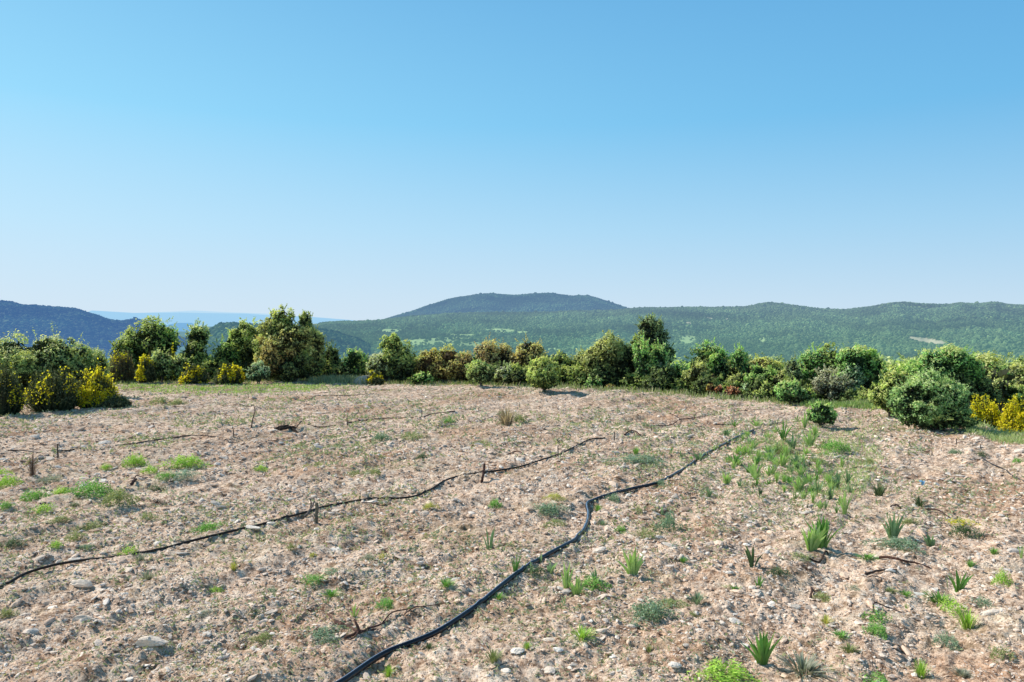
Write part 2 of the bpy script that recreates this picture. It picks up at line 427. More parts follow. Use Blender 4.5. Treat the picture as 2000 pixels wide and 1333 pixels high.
def mass(c, rad, n, leaf, pal, dens=1.0, lobe=(.17,.40), nl=None, hairy=.09, tip=.5, under=.8):
    """a cloud of small leaves on many lobes spread through an ellipsoid"""
    c = np.array(c, float); rad = np.array(rad, float)
    nl = nl or rng.integers(26, 40)
    d = rng.standard_normal((nl,3)); d /= np.linalg.norm(d,axis=1)[:,None]
    d[:,2] = np.where(d[:,2] < -under, -under*rng.random(nl), d[:,2])
    lr = rng.uniform(*lobe, nl)
    lc = d*(1-lr*.85)[:,None]*rng.uniform(.58,1.04,(nl,1))
    w = lr**2; w /= w.sum()
    k = rng.choice(nl, n, p=w)
    e = rng.standard_normal((n,3)); e /= np.linalg.norm(e,axis=1)[:,None]
    e += d[k]*.55; e /= np.linalg.norm(e,axis=1)[:,None]
    nz = vn(e[:,0]*3.4+k*3.1, e[:,1]*3.4+e[:,2]*3.1+k*1.7, 3)
    rad_f = rng.uniform(.55,1.0,n)**.6 * (1+ .62*(nz-.5))
    out = rng.random(n) < hairy
    rad_f = np.where(out, rad_f*rng.uniform(1.05,1.55,n), rad_f)
    p = lc[k] + e*(lr[k]*rad_f)[:,None]
    nrm = e*1.0 + rng.standard_normal((n,3))*.6 + np.array([-.15,0,.3]); nrm /= np.linalg.norm(nrm,axis=1)[:,None]
    lb = rng.uniform(-.18,.18,nl)
    hcol = np.clip(.40 + .34*e[:,2] + .28*(p[:,2]) + .75*(nz-.5) + lb[k] + rng.uniform(-.28,.28,n) - .5*(rad_f<.8), 0, 1)  # paints lobe tops lighter as if sunlit, undersides and insides darker as shade
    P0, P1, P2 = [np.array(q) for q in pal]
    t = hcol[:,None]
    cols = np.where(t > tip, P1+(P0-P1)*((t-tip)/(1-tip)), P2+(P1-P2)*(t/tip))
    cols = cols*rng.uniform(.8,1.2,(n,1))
    s = leaf*rng.uniform(.6,1.4,n)
    parts = [leaves(c+p*rad, nrm, s, s*rng.uniform(.45,.8,n), cols)]
    ns = int(hairy*170)      # stray shoots standing out of the crown
    if ns and n > 300:
        dd = rng.standard_normal((ns,3)) + np.array([0,0,.7]); dd /= np.linalg.norm(dd,axis=1)[:,None]
        ll = rng.uniform(1.02,1.22,ns); m2 = 16
        tt = np.linspace(.78,1,m2)
        bend = rng.standard_normal((ns,3))*.12
        q = (dd[:,None,:]*(tt[None,:,None]*ll[:,None,None]) + bend[:,None,:]*((tt-.78)[None,:,None]*3)).reshape(-1,3) + rng.standard_normal((ns*m2,3))*.018
        nn = rng.standard_normal((ns*m2,3)); nn /= np.linalg.norm(nn,axis=1)[:,None]
        cs = (P1*.6+P0*.4)*rng.uniform(.6,1.2,(ns*m2,1))
        parts.append(leaves(c+q*rad, nn, leaf*rng.uniform(.6,1.1,ns*m2), leaf*.5, cs))
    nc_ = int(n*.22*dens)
    if nc_ > 4:   # inner foliage with shade painted into its colour
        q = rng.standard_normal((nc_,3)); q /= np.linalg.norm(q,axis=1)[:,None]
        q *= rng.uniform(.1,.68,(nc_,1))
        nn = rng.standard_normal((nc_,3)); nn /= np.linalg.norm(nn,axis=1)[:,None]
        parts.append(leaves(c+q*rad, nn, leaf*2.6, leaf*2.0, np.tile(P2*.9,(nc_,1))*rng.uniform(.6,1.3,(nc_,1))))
    return join(parts)
def trunk_geo(base, tops, r, bark=(.13,.11,.09), lean=0):
    parts = []
    base = np.array(base, float)
    for i, t in enumerate(tops):
        t = np.array(t, float)
        n = 7; pts = []
        for k in range(n):
            u = k/(n-1)
            p = base + (t-base)*np.array([u**1.5, u**1.5, u])
            p = p + rng.standard_normal(3)*r*.35*(0 < k < n)
            pts.append(p)
        rad = np.linspace(r*(1 if i == 0 else .7), r*.16, n); rad[0] *= 1.35
        v, f = tube(pts, rad, 7)
        parts.append((v, f, np.tile(np.array(bark)*rng.uniform(.8,1.2), (len(v),1))))
    return join(parts)
SCALE_L = 3.0
def tree(name, label, cat, D, masses, pal, dens=1.0, group=None, leafpx=SCALE_L, trunk=None, lacy=False, hairy=.06, bark=(.12,.10,.085), n_trunks=1, cov=3.2):
    """masses: (px, py_top, half width px, py_bottom, optional palette) of the crown, all at depth D"""
    mx = sum(m[0] for m in masses)/len(masses) if trunk is None else trunk
    x0, y0, _ = at_y(mx, 700, D); z0 = float(hgt(x0, y0))
    root = empty(name, (x0, y0, z0)); tag(root, label, cat, group)
    parts = []; tops = []
    for m in masses:
        px, top, hw, bot = m[:4]; pl = PAL[m[4] if len(m) > 4 else pal]
        cx, _, zt = at_y(px, top, D); _, _, zb = at_y(px, bot, D)
        zb = max(zb, z0+.02) if bot < 5000 else z0
        rx = hw*D/F*1.08; rz = max((zt-zb)/2, .1)*1.07
        ry = rx*.85
        a_px = math.pi*hw*(rz*F/D)
        lw = leafpx*D/F
        n = int(a_px*cov*(.5 if lacy else 1.0)/(leafpx*leafpx*.3)*.75)
        yo = rng.uniform(-.15,.15)*rx
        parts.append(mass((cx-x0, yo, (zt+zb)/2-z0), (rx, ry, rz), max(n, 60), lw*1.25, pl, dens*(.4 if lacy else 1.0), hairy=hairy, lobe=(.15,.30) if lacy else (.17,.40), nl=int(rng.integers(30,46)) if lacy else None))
        for _ in range(3):
            tops.append((cx-x0+rng.uniform(-.5,.5)*rx, yo+rng.uniform(-.4,.4)*ry, (zt+zb)/2-z0+rng.uniform(-.1,.6)*rz))
    hh = max(t[2] for t in tops)
    for b in range(n_trunks):
        off = 0 if n_trunks == 1 else rng.uniform(-.3,.3)*hh
        if b == 0: tg = [trunk_geo((off,0,-.12), tops, max(.03, .045*hh), bark)]
        else: tg.append(trunk_geo((off, rng.uniform(-.1,.1),-.12), [tops[b % len(tops)]], max(.025,.03*hh), bark))
    v, f, c = join(tg); mk('trunk', v, f, M_bark, c, parent=root)
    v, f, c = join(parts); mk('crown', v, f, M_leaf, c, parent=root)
    return root
def broom(label, px, top, hw, base, D=None, flw=1.0, side=0, group='yellow flowering broom bushes', stemcol=((.09,.12,.055),(.03,.04,.025)), low=.45, even=.10):
    if D is None: x0, y0, z0 = gp(px, base); D = y0
    else:
        x0, y0, _ = at_y(px, base, D); z0 = float(hgt(x0, y0))
    zt = at_y(px, top, D)[2]; hgt_ = max(zt-z0, .3); rx = hw*D/F
    root = empty('broom_bush', (x0, y0, z0)); tag(root, label, 'bush', group)
    n = int(260 + hw*16)
    a = rng.uniform(0, 6.283, n); q = rng.random(n)**.6
    ox = np.cos(a)*q; oy = np.sin(a)*q
    hh = (.66+.5*vn(a*1.6, q*2.0, int(px)+3))*hgt_*np.sqrt(np.clip(1.02-.93*q*q, 0.05, 1))*rng.uniform(.45,1.0,n)**.8
    b = np.stack([ox*rx*.62, oy*rx*.6, np.zeros(n)], -1)
    t = np.stack([ox*rx*1.02, oy*rx*.9, hh], -1) + rng.standard_normal((n,3))*rx*.03
    mid = (b+t)/2 + np.stack([ox*rx*.06, oy*rx*.06, hh*.05], -1)
    wd = 1.5*D/F*.5
    vv = []
    sd = rng.standard_normal((n,3)); sd[:,2] = 0; sd /= np.linalg.norm(sd,axis=1)[:,None]
    V = np.stack([b-sd*wd, b+sd*wd, mid-sd*wd, mid+sd*wd, t-sd*wd*.4, t+sd*wd*.4], 1).reshape(-1,3)
    k = np.arange(n)*6
    Fa = np.concatenate([np.stack([k,k+1,k+3,k+2],-1), np.stack([k+2,k+3,k+5,k+4],-1)])
    u = rng.random((n,1)); cs = np.array(stemcol[0])*u+np.array(stemcol[1])*(1-u)
    C = np.repeat(cs, 6, axis=0)
    # short green side twigs
    m = int(n*5.0); s = rng.integers(0, n, m); w = rng.uniform(.18,1.0,m)[:,None]
    pc = b[s]*(1-w)**2 + 2*mid[s]*w*(1-w) + t[s]*w*w + rng.standard_normal((m,3))*rx*.045
    pc[:,2] = np.maximum(pc[:,2], .02)
    nn = rng.standard_normal((m,3)); nn /= np.linalg.norm(nn,axis=1)[:,None]
    uu = rng.random((m,1))*w; cc = np.array((.42,.46,.26))*uu + np.array((.035,.05,.03))*(1-uu)
    lv = leaves(pc, nn, 4.6*D/F, 1.5*D/F, cc)
    v, f, c = join([(V, Fa, C), lv]); mk('stems', v, f, M_leaf, c, parent=root)
    # flowers on the outer, upper twigs, in clumps
    m = int(n*3.0*flw); s = rng.integers(0, n, m*3); w = rng.uniform(low,1.03,m*3)
    cl = vn(t[s][:,0]*2.6/rx+7, hh[s]*2.5/hgt_*1+t[s][:,1]*2/rx, int(px)) + side*t[s][:,0]/rx*.5 + .25*(hh[s]/hgt_-.5)
    o = np.argsort(-(cl + rng.random(len(cl))*even))[:m]
    s, w = s[o], w[o][:,None]
    pc = b[s]*(1-w)**2 + 2*mid[s]*w*(1-w) + t[s]*w*w + rng.standard_normal((m,3))*rx*.05
    nn = rng.standard_normal((m,3))*.8 + np.array([-.7,.1,.6]); nn /= np.linalg.norm(nn,axis=1)[:,None]
    cc = np.array((1.0,.95,.06))*rng.uniform(.7,1.05,(m,1)); cc[:,1] *= rng.uniform(.85,1.02,m)
    pc = pc + (pc-np.array([0,0,hgt_*.45]))*.05; sz = 3.9*D/F*rng.uniform(.6,1.3,m)
    v, f, c = leaves(pc, nn, sz, sz*.8, cc); mk('flowers', v, f, M_flower, c, parent=root)
    return root

G_TREE = 'trees and tall shrubs of the hedgerow behind the field'
# ---- left part of the hedgerow
tree('oak_shrub', 'wide grey green oak shrub at the far left rising behind the yellow broom', 'shrub', 23.0, [(30,650,60,795,'grey'),(95,643,58,790,'grey'),(60,685,70,798,'oak'),(130,690,50,798,'dark')], 'grey', group=G_TREE)
tree('oak_shrub', 'grey green oak shrub whose rounded top ends beside the blue hill', 'shrub', 23.8, [(148,662,40,790,'grey'),(188,684,22,775,'grey'),(165,690,42,795,'oak')], 'grey', group=G_TREE)
tree('oak_shrub', 'oak shrub cut by the left edge of the photo above the broom', 'shrub', 24.5, [(-45,655,58,800,'grey')], 'grey', group=G_TREE)
tree('oak_tree', 'rounded green oak standing in front of the blue hill left of a slimmer tree', 'tree', 32.0, [(300,622,46,700,'oak'),(262,640,26,735,'oak'),(325,632,26,720,'green'),(237,655,20,740,'oak')], 'oak', group=G_TREE)
tree('oak_tree', 'slim airy grey green tree between the rounded oak and the light green tree', 'tree', 31.5, [(387,631,22,690,'grey'),(380,660,34,745,'oak')], 'grey', lacy=False, hairy=.12, group=G_TREE)
tree('oak_tree', 'light green tree joined to the left of the tallest dark oak', 'tree', 31.2, [(478,622,32,700,'lime'),(512,632,32,742,'olive'),(496,640,36,745,'oak'),(452,648,22,740,'green'),(432,664,20,745,'oak')], 'oak', group=G_TREE)
tree('oak_tree', 'tallest dark oak of the left hedgerow with ochre foliage on its left side', 'tree', 29.8, [(535,655,34,742,'ochre'),(562,640,56,735,'ochre'),(600,660,32,748,'oak'),(612,640,24,712,'olive'),(520,645,26,715,'lime'),(550,599,28,672,'oak'),(530,614,20,680,'olive'),(597,607,14,665,'oak'),(540,632,36,740,'ochre'),(575,628,42,700,'olive'),(604,640,30,748,'olive'),(575,680,50,750,'dark')], 'olive', group=G_TREE, cov=3.8)
tree('shrub', 'dark open shrub right behind the tallest dark oak', 'shrub', 31, [(645,672,20,745,'dark'),(640,700,26,747,'oak')], 'dark', hairy=.15, group=G_TREE)
tree('shrub', 'olive green shrub between the tallest dark oak and the pointed tree', 'shrub', 31, [(690,680,25,745,'fresh'),(668,705,26,748,'olive'),(702,700,22,747,'oak')], 'olive', group=G_TREE)
tree('oak_tree', 'pointed yellow green tree with a dark right side', 'tree', 30, [(765,650,22,700,'lime'),(778,663,34,749,'oak'),(742,690,30,746,'pale'),(785,690,28,749,'dark'),(735,715,20,748,'olive')], 'olive', group=G_TREE)
tree('oak_shrub', 'broad rounded rust orange oak shrub', 'shrub', 30, [(840,680,30,740,'rust'),(872,676,44,751,'rust'),(905,684,24,751,'brown')], 'rust', group=G_TREE, cov=4)
tree('shrub', 'brown red tree with a light green patch behind the pale round shrubs', 'tree', 31.5, [(952,665,28,745,'brown'),(938,690,16,730,'fresh'),(985,672,26,748,'brown')], 'brown', group=G_TREE)
tree('oak_tree', 'ochre green rounded tree just behind the clipped oval shrub', 'tree', 31, [(1033,662,30,720,'ochre'),(1040,672,34,745,'ochre'),(1010,690,22,745,'brown')], 'ochre', group=G_TREE)
tree('shrub', 'dull green shrub right behind the clipped oval shrub', 'shrub', 30, [(1093,688,22,755,'oak'),(1115,700,18,757,'dark')], 'oak', group=G_TREE)
tree('shrub', 'olive shrub filling the gap left of the broad dome shaped oak', 'shrub', 30.2, [(1138,684,24,752,'olive'),(1150,705,26,757,'fresh')], 'olive', group=G_TREE)
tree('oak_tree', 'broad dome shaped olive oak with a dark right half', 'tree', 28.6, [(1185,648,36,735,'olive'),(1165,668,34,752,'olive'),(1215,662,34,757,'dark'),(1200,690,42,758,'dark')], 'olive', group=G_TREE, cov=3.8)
tree('pine_tree', 'tall shaggy grey green pine standing above the middle of the hedgerow', 'tree', 29.3, [(1268,616,24,668,'pine'),(1283,632,22,690,'pine'),(1247,655,18,700,'oak'),(1300,670,20,720,'dark'),(1280,655,26,752,'pine')], 'pine', hairy=.16, group=G_TREE)
tree('young_tree', 'fresh green leafy tree in front of the tall shaggy pine', 'tree', 27.6, [(1255,662,20,735,'fresh'),(1288,668,20,745,'fresh'),(1262,705,24,758,'fresh'),(1300,700,22,760,'blue')], 'fresh', lacy=True, hairy=.14, group=G_TREE)
tree('shrub', 'dark shrub at the foot of the tall shaggy pine', 'shrub', 27.2, [(1296,710,26,764,'dark')], 'dark', group=G_TREE)
tree('shrub', 'small bright green shrub right of the tall shaggy pine', 'shrub', 27.5, [(1328,712,16,748,'fresh'),(1333,730,20,764,'dark')], 'fresh', group=G_TREE)
tree('oak_shrub', 'grey brown oak shrub with drooping sides left of the ivy covered trunk', 'shrub', 26.6, [(1362,708,28,765,'olive'),(1370,725,24,767,'brown')], 'olive', group=G_TREE)
tree('oak_tree', 'airy light green tree spreading left of the ivy covered trunk', 'tree', 28.5, [(1385,667,30,715,'fresh'),(1368,680,28,745,'oak'),(1405,678,18,720,'fresh')], 'fresh', lacy=True, hairy=.14, group=G_TREE, n_trunks=1)
tree('ivy_covered_tree', 'dark column of ivy around a leaning trunk', 'tree', 27.3, [(1402,690,18,725,'green'),(1408,700,18,752,'dark'),(1390,705,10,735,'green')], 'green', group=G_TREE)
tree('young_tree', 'thin airy green tree right of the ivy covered trunk', 'tree', 28, [(1443,678,17,735,'fresh'),(1430,705,18,750,'olive'),(1458,700,18,750,'olive')], 'fresh', lacy=True, hairy=.15, group=G_TREE)
tree('oak_shrub', 'orange yellow topped shrub glowing behind the green bushes', 'shrub', 31, [(1492,695,32,745,'gold'),(1462,700,20,745,'ochre'),(1505,706,24,750,'olive')], 'gold', group=G_TREE, cov=4)
tree('oak_shrub', 'small golden shrub in the gap beside the ivy covered trunk', 'shrub', 30, [(1425,703,13,745,'gold')], 'gold', group=G_TREE)
tree('shrub', 'dense green bush with a bluish base below the orange yellow shrub', 'shrub', 25, [(1488,713,32,765,'green'),(1475,735,24,776,'blue'),(1512,725,24,776,'dark')], 'green', group=G_TREE)
tree('shrub', 'olive grey bush above the red leaved shrubs', 'shrub', 25.8, [(1445,730,24,771,'olive'),(1425,745,18,767,'dark')], 'olive', group=G_TREE)
tree('shrub', 'straggly olive shrub between the dense green bush and the round bright bush', 'shrub', 24.5, [(1535,715,24,780,'olive'),(1548,698,20,770,'pine')], 'olive', lacy=False, hairy=.12, group=G_TREE)
tree('young_tree', 'tall airy light green tree above the bare twiggy shrub', 'tree', 25, [(1590,676,26,735,'fresh'),(1622,672,28,740,'oak'),(1575,700,22,755,'fresh'),(1608,700,30,785,'pine')], 'fresh', lacy=True, hairy=.14, group=G_TREE)
tree('bare_shrub', 'leafless grey brown twiggy shrub below the airy light green tree', 'shrub', 23.6, [(1618,722,34,792,'twig'),(1640,735,28,794,'twig')], 'twig', lacy=True, hairy=.2, group=G_TREE, bark=(.2,.18,.16))
tree('oak_tree', 'full leafy green tree left of the large bush with dark lower branches', 'tree', 24, [(1668,672,36,750,'fresh'),(1700,683,28,760,'green'),(1660,710,30,785,'blue'),(1690,720,30,798,'dark')], 'fresh', group=G_TREE)
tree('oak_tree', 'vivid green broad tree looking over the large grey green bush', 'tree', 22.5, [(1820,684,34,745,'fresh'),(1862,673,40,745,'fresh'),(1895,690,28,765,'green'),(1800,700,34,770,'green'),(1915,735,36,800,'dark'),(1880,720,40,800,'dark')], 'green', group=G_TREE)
tree('young_tree', 'yellow green leafy shrub at the left side of the large grey green bush', 'shrub', 18.6, [(1742,718,22,790,'lime'),(1722,748,24,804,'lime'),(1765,725,18,770,'lime'),(1750,770,26,815,'lime')], 'lime', group=G_TREE)
_und = ['oak','olive','dark','grey','fresh','oak','brown','olive']
_un = {'oak':'dull green','olive':'olive','dark':'dark','grey':'grey green','fresh':'fresh green','brown':'brownish'}
_i = 0
for _px in list(range(205, 560, 30)) + list(range(615, 1760, 33)):
    _x = _px + rng.uniform(-8, 8); _k = _und[(_i*5+_i//3) % 8]; _i += 1
    _eb = np.interp(_x, [p[0] for p in _edge_px], [p[1] for p in _edge_px])
    _D = float(np.interp(_x, [CX+F*a/b for a, b in zip(_ex, _ey)], _ey)) + rng.uniform(1.6, 3.6)
    _sec = 'left' if _px < 650 else ('middle' if _px < 1250 else 'right')
    tree('shrub', f'{_un[_k]} filler shrub low in the {_sec} part of the hedgerow', 'shrub', _D, [(_x, _eb-rng.uniform(34,56), rng.uniform(20,28), _eb+6, _k), (_x+rng.uniform(-14,14), _eb-rng.uniform(20,34), rng.uniform(16,22), _eb+7, _k)], _k, group=f'{_un[_k]} filler shrubs in the {_sec} part of the hedgerow', hairy=.14, cov=2.6)
# ---- standing in the field or right at its edge
def field_bush(name, label, px, top, hw, base, pals, cov=4.5, trunks=1, lift=.1, leafpx=3.0, hairy=.06, extra=()):
    x, y, z = gp(px, base)
    ms = [(px, top, hw, base-lift*(base-top), pals[0])]
    ms += list(extra)
    return tree(name, label, 'bush', y, ms, pals[0], cov=cov, leafpx=leafpx, n_trunks=trunks, hairy=hairy, group=None)
field_bush('clipped_shrub', 'bright yellow green oval shrub on a short stem alone at the back of the field', 1060, 693, 32, 766, ['lime'], lift=.0, extra=[(1060,698,31,764,'lime'),(1058,715,27,766,'lime'),(1072,725,22,766,'oak')], hairy=.03)
field_bush('round_shrub', 'yellow topped round shrub at the field edge under the brown red tree', 938, 703, 27, 754, ['grey'], lift=0, extra=[(930,707,18,735,'lime'),(950,712,16,752,'dark')])
field_bush('round_shrub', 'small white tipped shrub between two darker round shrubs', 985, 711, 19, 754, ['pale'], lift=0, extra=[(990,722,18,754,'dark')])
field_bush('round_shrub', 'small dark grey green shrub touching the left of the clipped oval shrub', 1012, 716, 15, 754, ['dark'], lift=0)
field_bush('round_bush', 'round bright green bush with a black shaded underside at the right field edge', 1544, 744, 28, 791, ['fresh'], lift=.0, extra=[(1535,746,22,778,'fresh'),(1556,762,20,790,'dark')])  # underside shade painted in with a dark leaf mass
field_bush('round_bush', 'knee high round green bush standing alone beside the iris patch', 1605, 785, 25, 834, ['fresh'], lift=0, extra=[(1594,792,18,833,'fresh'),(1617,794,17,834,'green')], leafpx=3.2, cov=4)
field_bush('low_shrub', 'small yellow green shrub beside the round bright bush', 1577, 758, 14, 787, ['lime'], lift=0)
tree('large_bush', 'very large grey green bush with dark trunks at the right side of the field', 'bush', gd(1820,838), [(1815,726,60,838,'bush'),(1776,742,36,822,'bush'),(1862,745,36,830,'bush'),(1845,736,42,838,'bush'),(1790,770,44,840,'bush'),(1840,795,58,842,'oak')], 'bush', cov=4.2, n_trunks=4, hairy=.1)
# ---- brooms
broom('broom bush in the left foreground with the densest yellow flowers on its right side', 188, 712, 42, 797, flw=1.7, side=.7, even=.45)
broom('broad dark broom bush at the left with only scattered yellow sprays', 105, 712, 54, 803, flw=.16, side=-.2, low=.75)
broom('broom bush cut by the left edge of the photo with loose yellow sprays', 8, 700, 36, 808, flw=.25)
broom('low dark juniper like broom with hardly any flowers beside the shaded ground', 225, 772, 30, 798, flw=.02)
broom('faded broom with brownish pink twigs behind the dense yellow one', 238, 680, 28, 748, D=29.5, flw=.35, stemcol=((.26,.2,.13),(.08,.07,.05)))
broom('small round broom with a flat yellow crest below the rounded oak', 285, 694, 20, 750, D=29.0, flw=1.3)
broom('bright yellow topped broom tucked in between the rounded oak and the slim tree', 335, 681, 15, 745, D=30.6, flw=1.3)
broom('dark broom with a yellow green crest under the slim airy tree', 381, 708, 28, 750, D=28.8, flw=.6)
broom('rounded broom with a yellow rim at the foot of the light green tree', 447, 706, 29, 750, D=28.7, flw=.8, side=.3)
broom('small yellow speckled broom at the foot of the pointed tree', 733, 722, 17, 750, D=28.6, flw=.5)
broom('full yellow broom immediately right of the large grey green bush', 1922, 771, 34, 828, D=19.8, flw=3.4, low=.70, even=1.2)
broom('full yellow broom cut by the right edge of the photo', 1985, 774, 34, 832, D=19.2, flw=3.4, low=.70, even=1.2)
tree('grey_shrub', 'round grey green shrub between the brooms below the rounded oak', 'shrub', 29.4, [(316,683,24,747,'grey')], 'grey')
tree('grey_shrub', 'silvery blue green shrub at the left foot of the tallest dark oak', 'shrub', 28.6, [(505,707,26,751,'blue')], 'blue')
tree('grey_shrub', 'small pale shrub under the slim airy tree', 'shrub', 29.6, [(352,690,18,748,'grey')], 'grey')
tree('olive_shrub', 'sunlit yellow olive shrub beyond the right hand yellow broom', 'shrub', 24.5, [(1950,738,28,790,'olive'),(1975,748,26,795,'lime')], 'olive')
tree('low_shrub', 'low olive shrub right of the yellow olive shrub at the photo edge', 'shrub', 25.5, [(2005,756,24,800,'grey')], 'grey')
tree('red_shrub', 'small orange leaved shrub at the foot of the ivy covered trunk', 'shrub', 24.6, [(1388,748,9,768,'orange')], 'orange')
tree('red_shrub', 'dark red shrub right of the small orange leaved one', 'shrub', 24.4, [(1405,752,9,772,'red')], 'red')
tree('red_shrub', 'wider rust red shrub at the field edge', 'shrub', 23.9, [(1431,756,15,774,'red')], 'red')
tree('red_shrub', 'low orange red sprig below the broad dome shaped oak', 'shrub', 27.0, [(1192,753,11,761,'orange')], 'orange')
tree('low_shrub', 'low fresh green shrub below the left of the rust orange oak shrub', 'shrub', 28.6, [(828,728,18,752,'fresh'),(810,735,12,752,'green')], 'fresh')
tree('low_shrub', 'low green shrub at the left foot of the broad dome shaped oak', 'shrub', 27.4, [(1160,735,16,759,'fresh')], 'fresh')
tree('low_shrub', 'low green shrub at the left foot of the dense green bush', 'shrub', 23.6, [(1478,765,14,782,'oak'),(1500,762,14,784,'grey')], 'oak')

# ---- trees further down the slope behind the hedgerow: one of each kind, then copies
def proto_tree(pal, seed, R0=2.6, Hh=5.2):
    global rng
    parts = [mass((0,0,Hh*.62), (R0, R0, Hh*.40), 5200, .21, PAL[pal], .25, nl=30, hairy=.1)]
    root = empty('slope_tree')
    t = [(rng.uniform(-.5,.5)*R0, rng.uniform(-.5,.5)*R0, Hh*rng.uniform(.5,.8)) for _ in range(4)]
    v, f, c = trunk_geo((0,0,-.3), t, .16); mk('trunk', v, f, M_bark, c, parent=root)
    v, f, c = join(parts); mk('crown', v, f, M_leaf, c, parent=root)
    return root
DN = {'oak':'dull green','grey':'grey green','olive':'olive','green':'vivid green','pine':'dark grey green','brown':'brownish'}
protos = {k: proto_tree(k, i) for i, k in enumerate(DN)}
usedp = set()
spots = []
k = 0
for px in list(range(1700, 2080, 27)) + list(range(1715, 2080, 40)):
    D = [42, 55, 70, 90, 36][k % 5] + rng.uniform(-4, 4); spots.append((px+rng.uniform(-8,8), D)); k += 1
for px in list(range(640, 1700, 46)):
    D = [40, 50, 62][k % 3] + rng.uniform(-3, 3); spots.append((px+rng.uniform(-14,14), D)); k += 1
for px in range(-60, 260, 60): spots.append((px, 40+rng.uniform(-4,4)))
for px, D in spots:
    kind = ['oak','grey','olive','green','pine','grey' if px > 1650 else 'brown'][int(rng.integers(0, 6))]
    x, y, _ = at_y(px, 700, D); z = float(hgt(x, y))
    if kind in usedp:
        src = protos[kind]; o = src.copy(); COL.objects.link(o)
        for ch in src.children:
            c = ch.copy(); COL.objects.link(c); c.parent = o
    else:
        o = protos[kind]; usedp.add(kind)
    top_max = 700 if px > 1700 else 700
    zt = at_y(px, top_max + rng.uniform(-10, 10) - (8 if px > 1700 else 0), D)[2]
    s = min(max((zt-z)/5.4, .35), 1.5)
    o.location = (x, y, z-.1); o.scale = (s*rng.uniform(.95,1.3), s*1.05, s); o.rotation_euler = (0, 0, rng.uniform(0, 6.28))
    where = 'behind the right end of the hedgerow' if px > 1700 else ('behind the middle of the hedgerow' if px > 300 else 'behind the oak shrubs at the far left')
    tag(o, f'{DN[kind]} tree on the falling slope {where}', 'tree', f'{DN[kind]} trees on the slope {where}')
for kd, o in protos.items():
    if kd not in usedp:
        for ch in list(o.children): bpy.data.objects.remove(ch)
        bpy.data.objects.remove(o)

# ---- woodland on the slope and valley floor (uncountable mass)
def woodland_mass():
    n = 5200
    px = rng.uniform(-250, 2250, n); D = np.exp(rng.uniform(np.log(85), np.log(1500), n))
    X = (px-CX)/F*D; Y = D; Z = hgt(X, Y)
    qx, qy = proj(X, Y, Z)
    keep = (meadow(qx, qy) < .3)
    X, Y, Z, D = X[keep], Y[keep], Z[keep], D[keep]
    V, Fs, C = mass((0,0,0), (1,1,.9), 300, .22, [(1.7,1.6,1.4),(1,1,1),(.35,.35,.4)], 0, nl=12, hairy=.1)
    V2, F2, C2 = mass((0,0,0), (1,1,.9), 90, .42, [(1.7,1.6,1.4),(1,1,1),(.35,.35,.4)], 0, nl=10, hairy=.1)
    out = []
    for (tv, tf, tc, sel) in ((V, Fs, C, D < 380), (V2, F2, C2, D >= 380)):
        k = sel.sum(); s = rng.uniform(2.6, 5.0, k)
        S = np.stack([s, s, s*rng.uniform(.7,1.1,k)], -1)
        P = np.stack([X[sel], Y[sel], Z[sel]+S[:,2]*.7], -1)
        base = np.array([(.06,.09,.035),(.08,.1,.04),(.045,.08,.035),(.09,.1,.045),(.05,.06,.03)])[rng.integers(0,5,k)]
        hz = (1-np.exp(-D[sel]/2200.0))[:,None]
        base = base*(1-hz) + np.array((.05,.11,.10))*hz  # distance haze painted into the leaf colour
        rt = rotm(np.zeros(k), np.zeros(k), rng.uniform(0,6.28,k))
        v, f, _ = scatter(tv, tf, P, S, rt, base)
        c = (base[:,None,:]*tc[None]).reshape(-1,3)
        out.append((v, f, c))
    return join(out)
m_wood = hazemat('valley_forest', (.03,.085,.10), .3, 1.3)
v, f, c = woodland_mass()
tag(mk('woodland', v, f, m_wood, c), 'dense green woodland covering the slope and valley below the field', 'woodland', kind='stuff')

# ------------------------------------------------------------------ stones
STC = np.array([(.90,.77,.65),(.86,.70,.57),(.80,.62,.49),(.92,.83,.73),(.64,.47,.36),(.80,.71,.63),(.90,.74,.61)])
def rock_template(sub, seed, flat=1.0):
    r = np.random.default_rng(seed); V, Fa = ico(sub)
    for _ in range(5):       # chop with random planes for angular faces
        n = r.standard_normal(3); n /= np.linalg.norm(n); d = r.uniform(.45,.8)
        e = V@n; V = V - np.outer(np.maximum(e-d, 0), n)
    V = V*(1+.06*r.standard_normal((len(V),1)))
    return V, Fa
MAIN_PX = [(610,1372),(668,1334),(750,1288),(850,1234),(930,1185),(1000,1132),(1050,1098),(1100,1073),(1128,1052),(1144,1028),(1149,1008),(1146,991),(1156,978),(1180,970),(1230,958),(1290,940),(1340,913),(1380,888),(1430,860),(1472,842)]
HOSE_PX = [(-60,1178),(0,1150),(60,1125),(150,1103),(280,1080),(400,1057),(520,1029),(600,1006),(640,990),(720,978),(790,975),(830,962),(880,938),(940,920),(1000,910),(1060,900),(1100,884),(1150,862),(1182,858)]
_pp = np.vstack([smooth_path([gp(*p) for p in q], .09)[:, :2] for q in (MAIN_PX, HOSE_PX)])
def far_from_pipe(X, Y):
    ok = np.ones(len(X), bool)
    for c_ in range(0, len(X), 4000):
        d = np.hypot(X[c_:c_+4000,None]-_pp[None,:,0], Y[c_:c_+4000,None]-_pp[None,:,1]).min(1); ok[c_:c_+4000] = d > .075
    return ok
def stony(X, Y):
    """rubble lies in streaks along the tilled rows, with earthier ground between"""
    u = X*.58+Y*.81; v = -X*.81+Y*.58
    return sstep(.36, .62, .55*fbm(u*.45, v*1.5, 60, 3)+.45*fbm(X*1.6, Y*1.6, 64, 3))
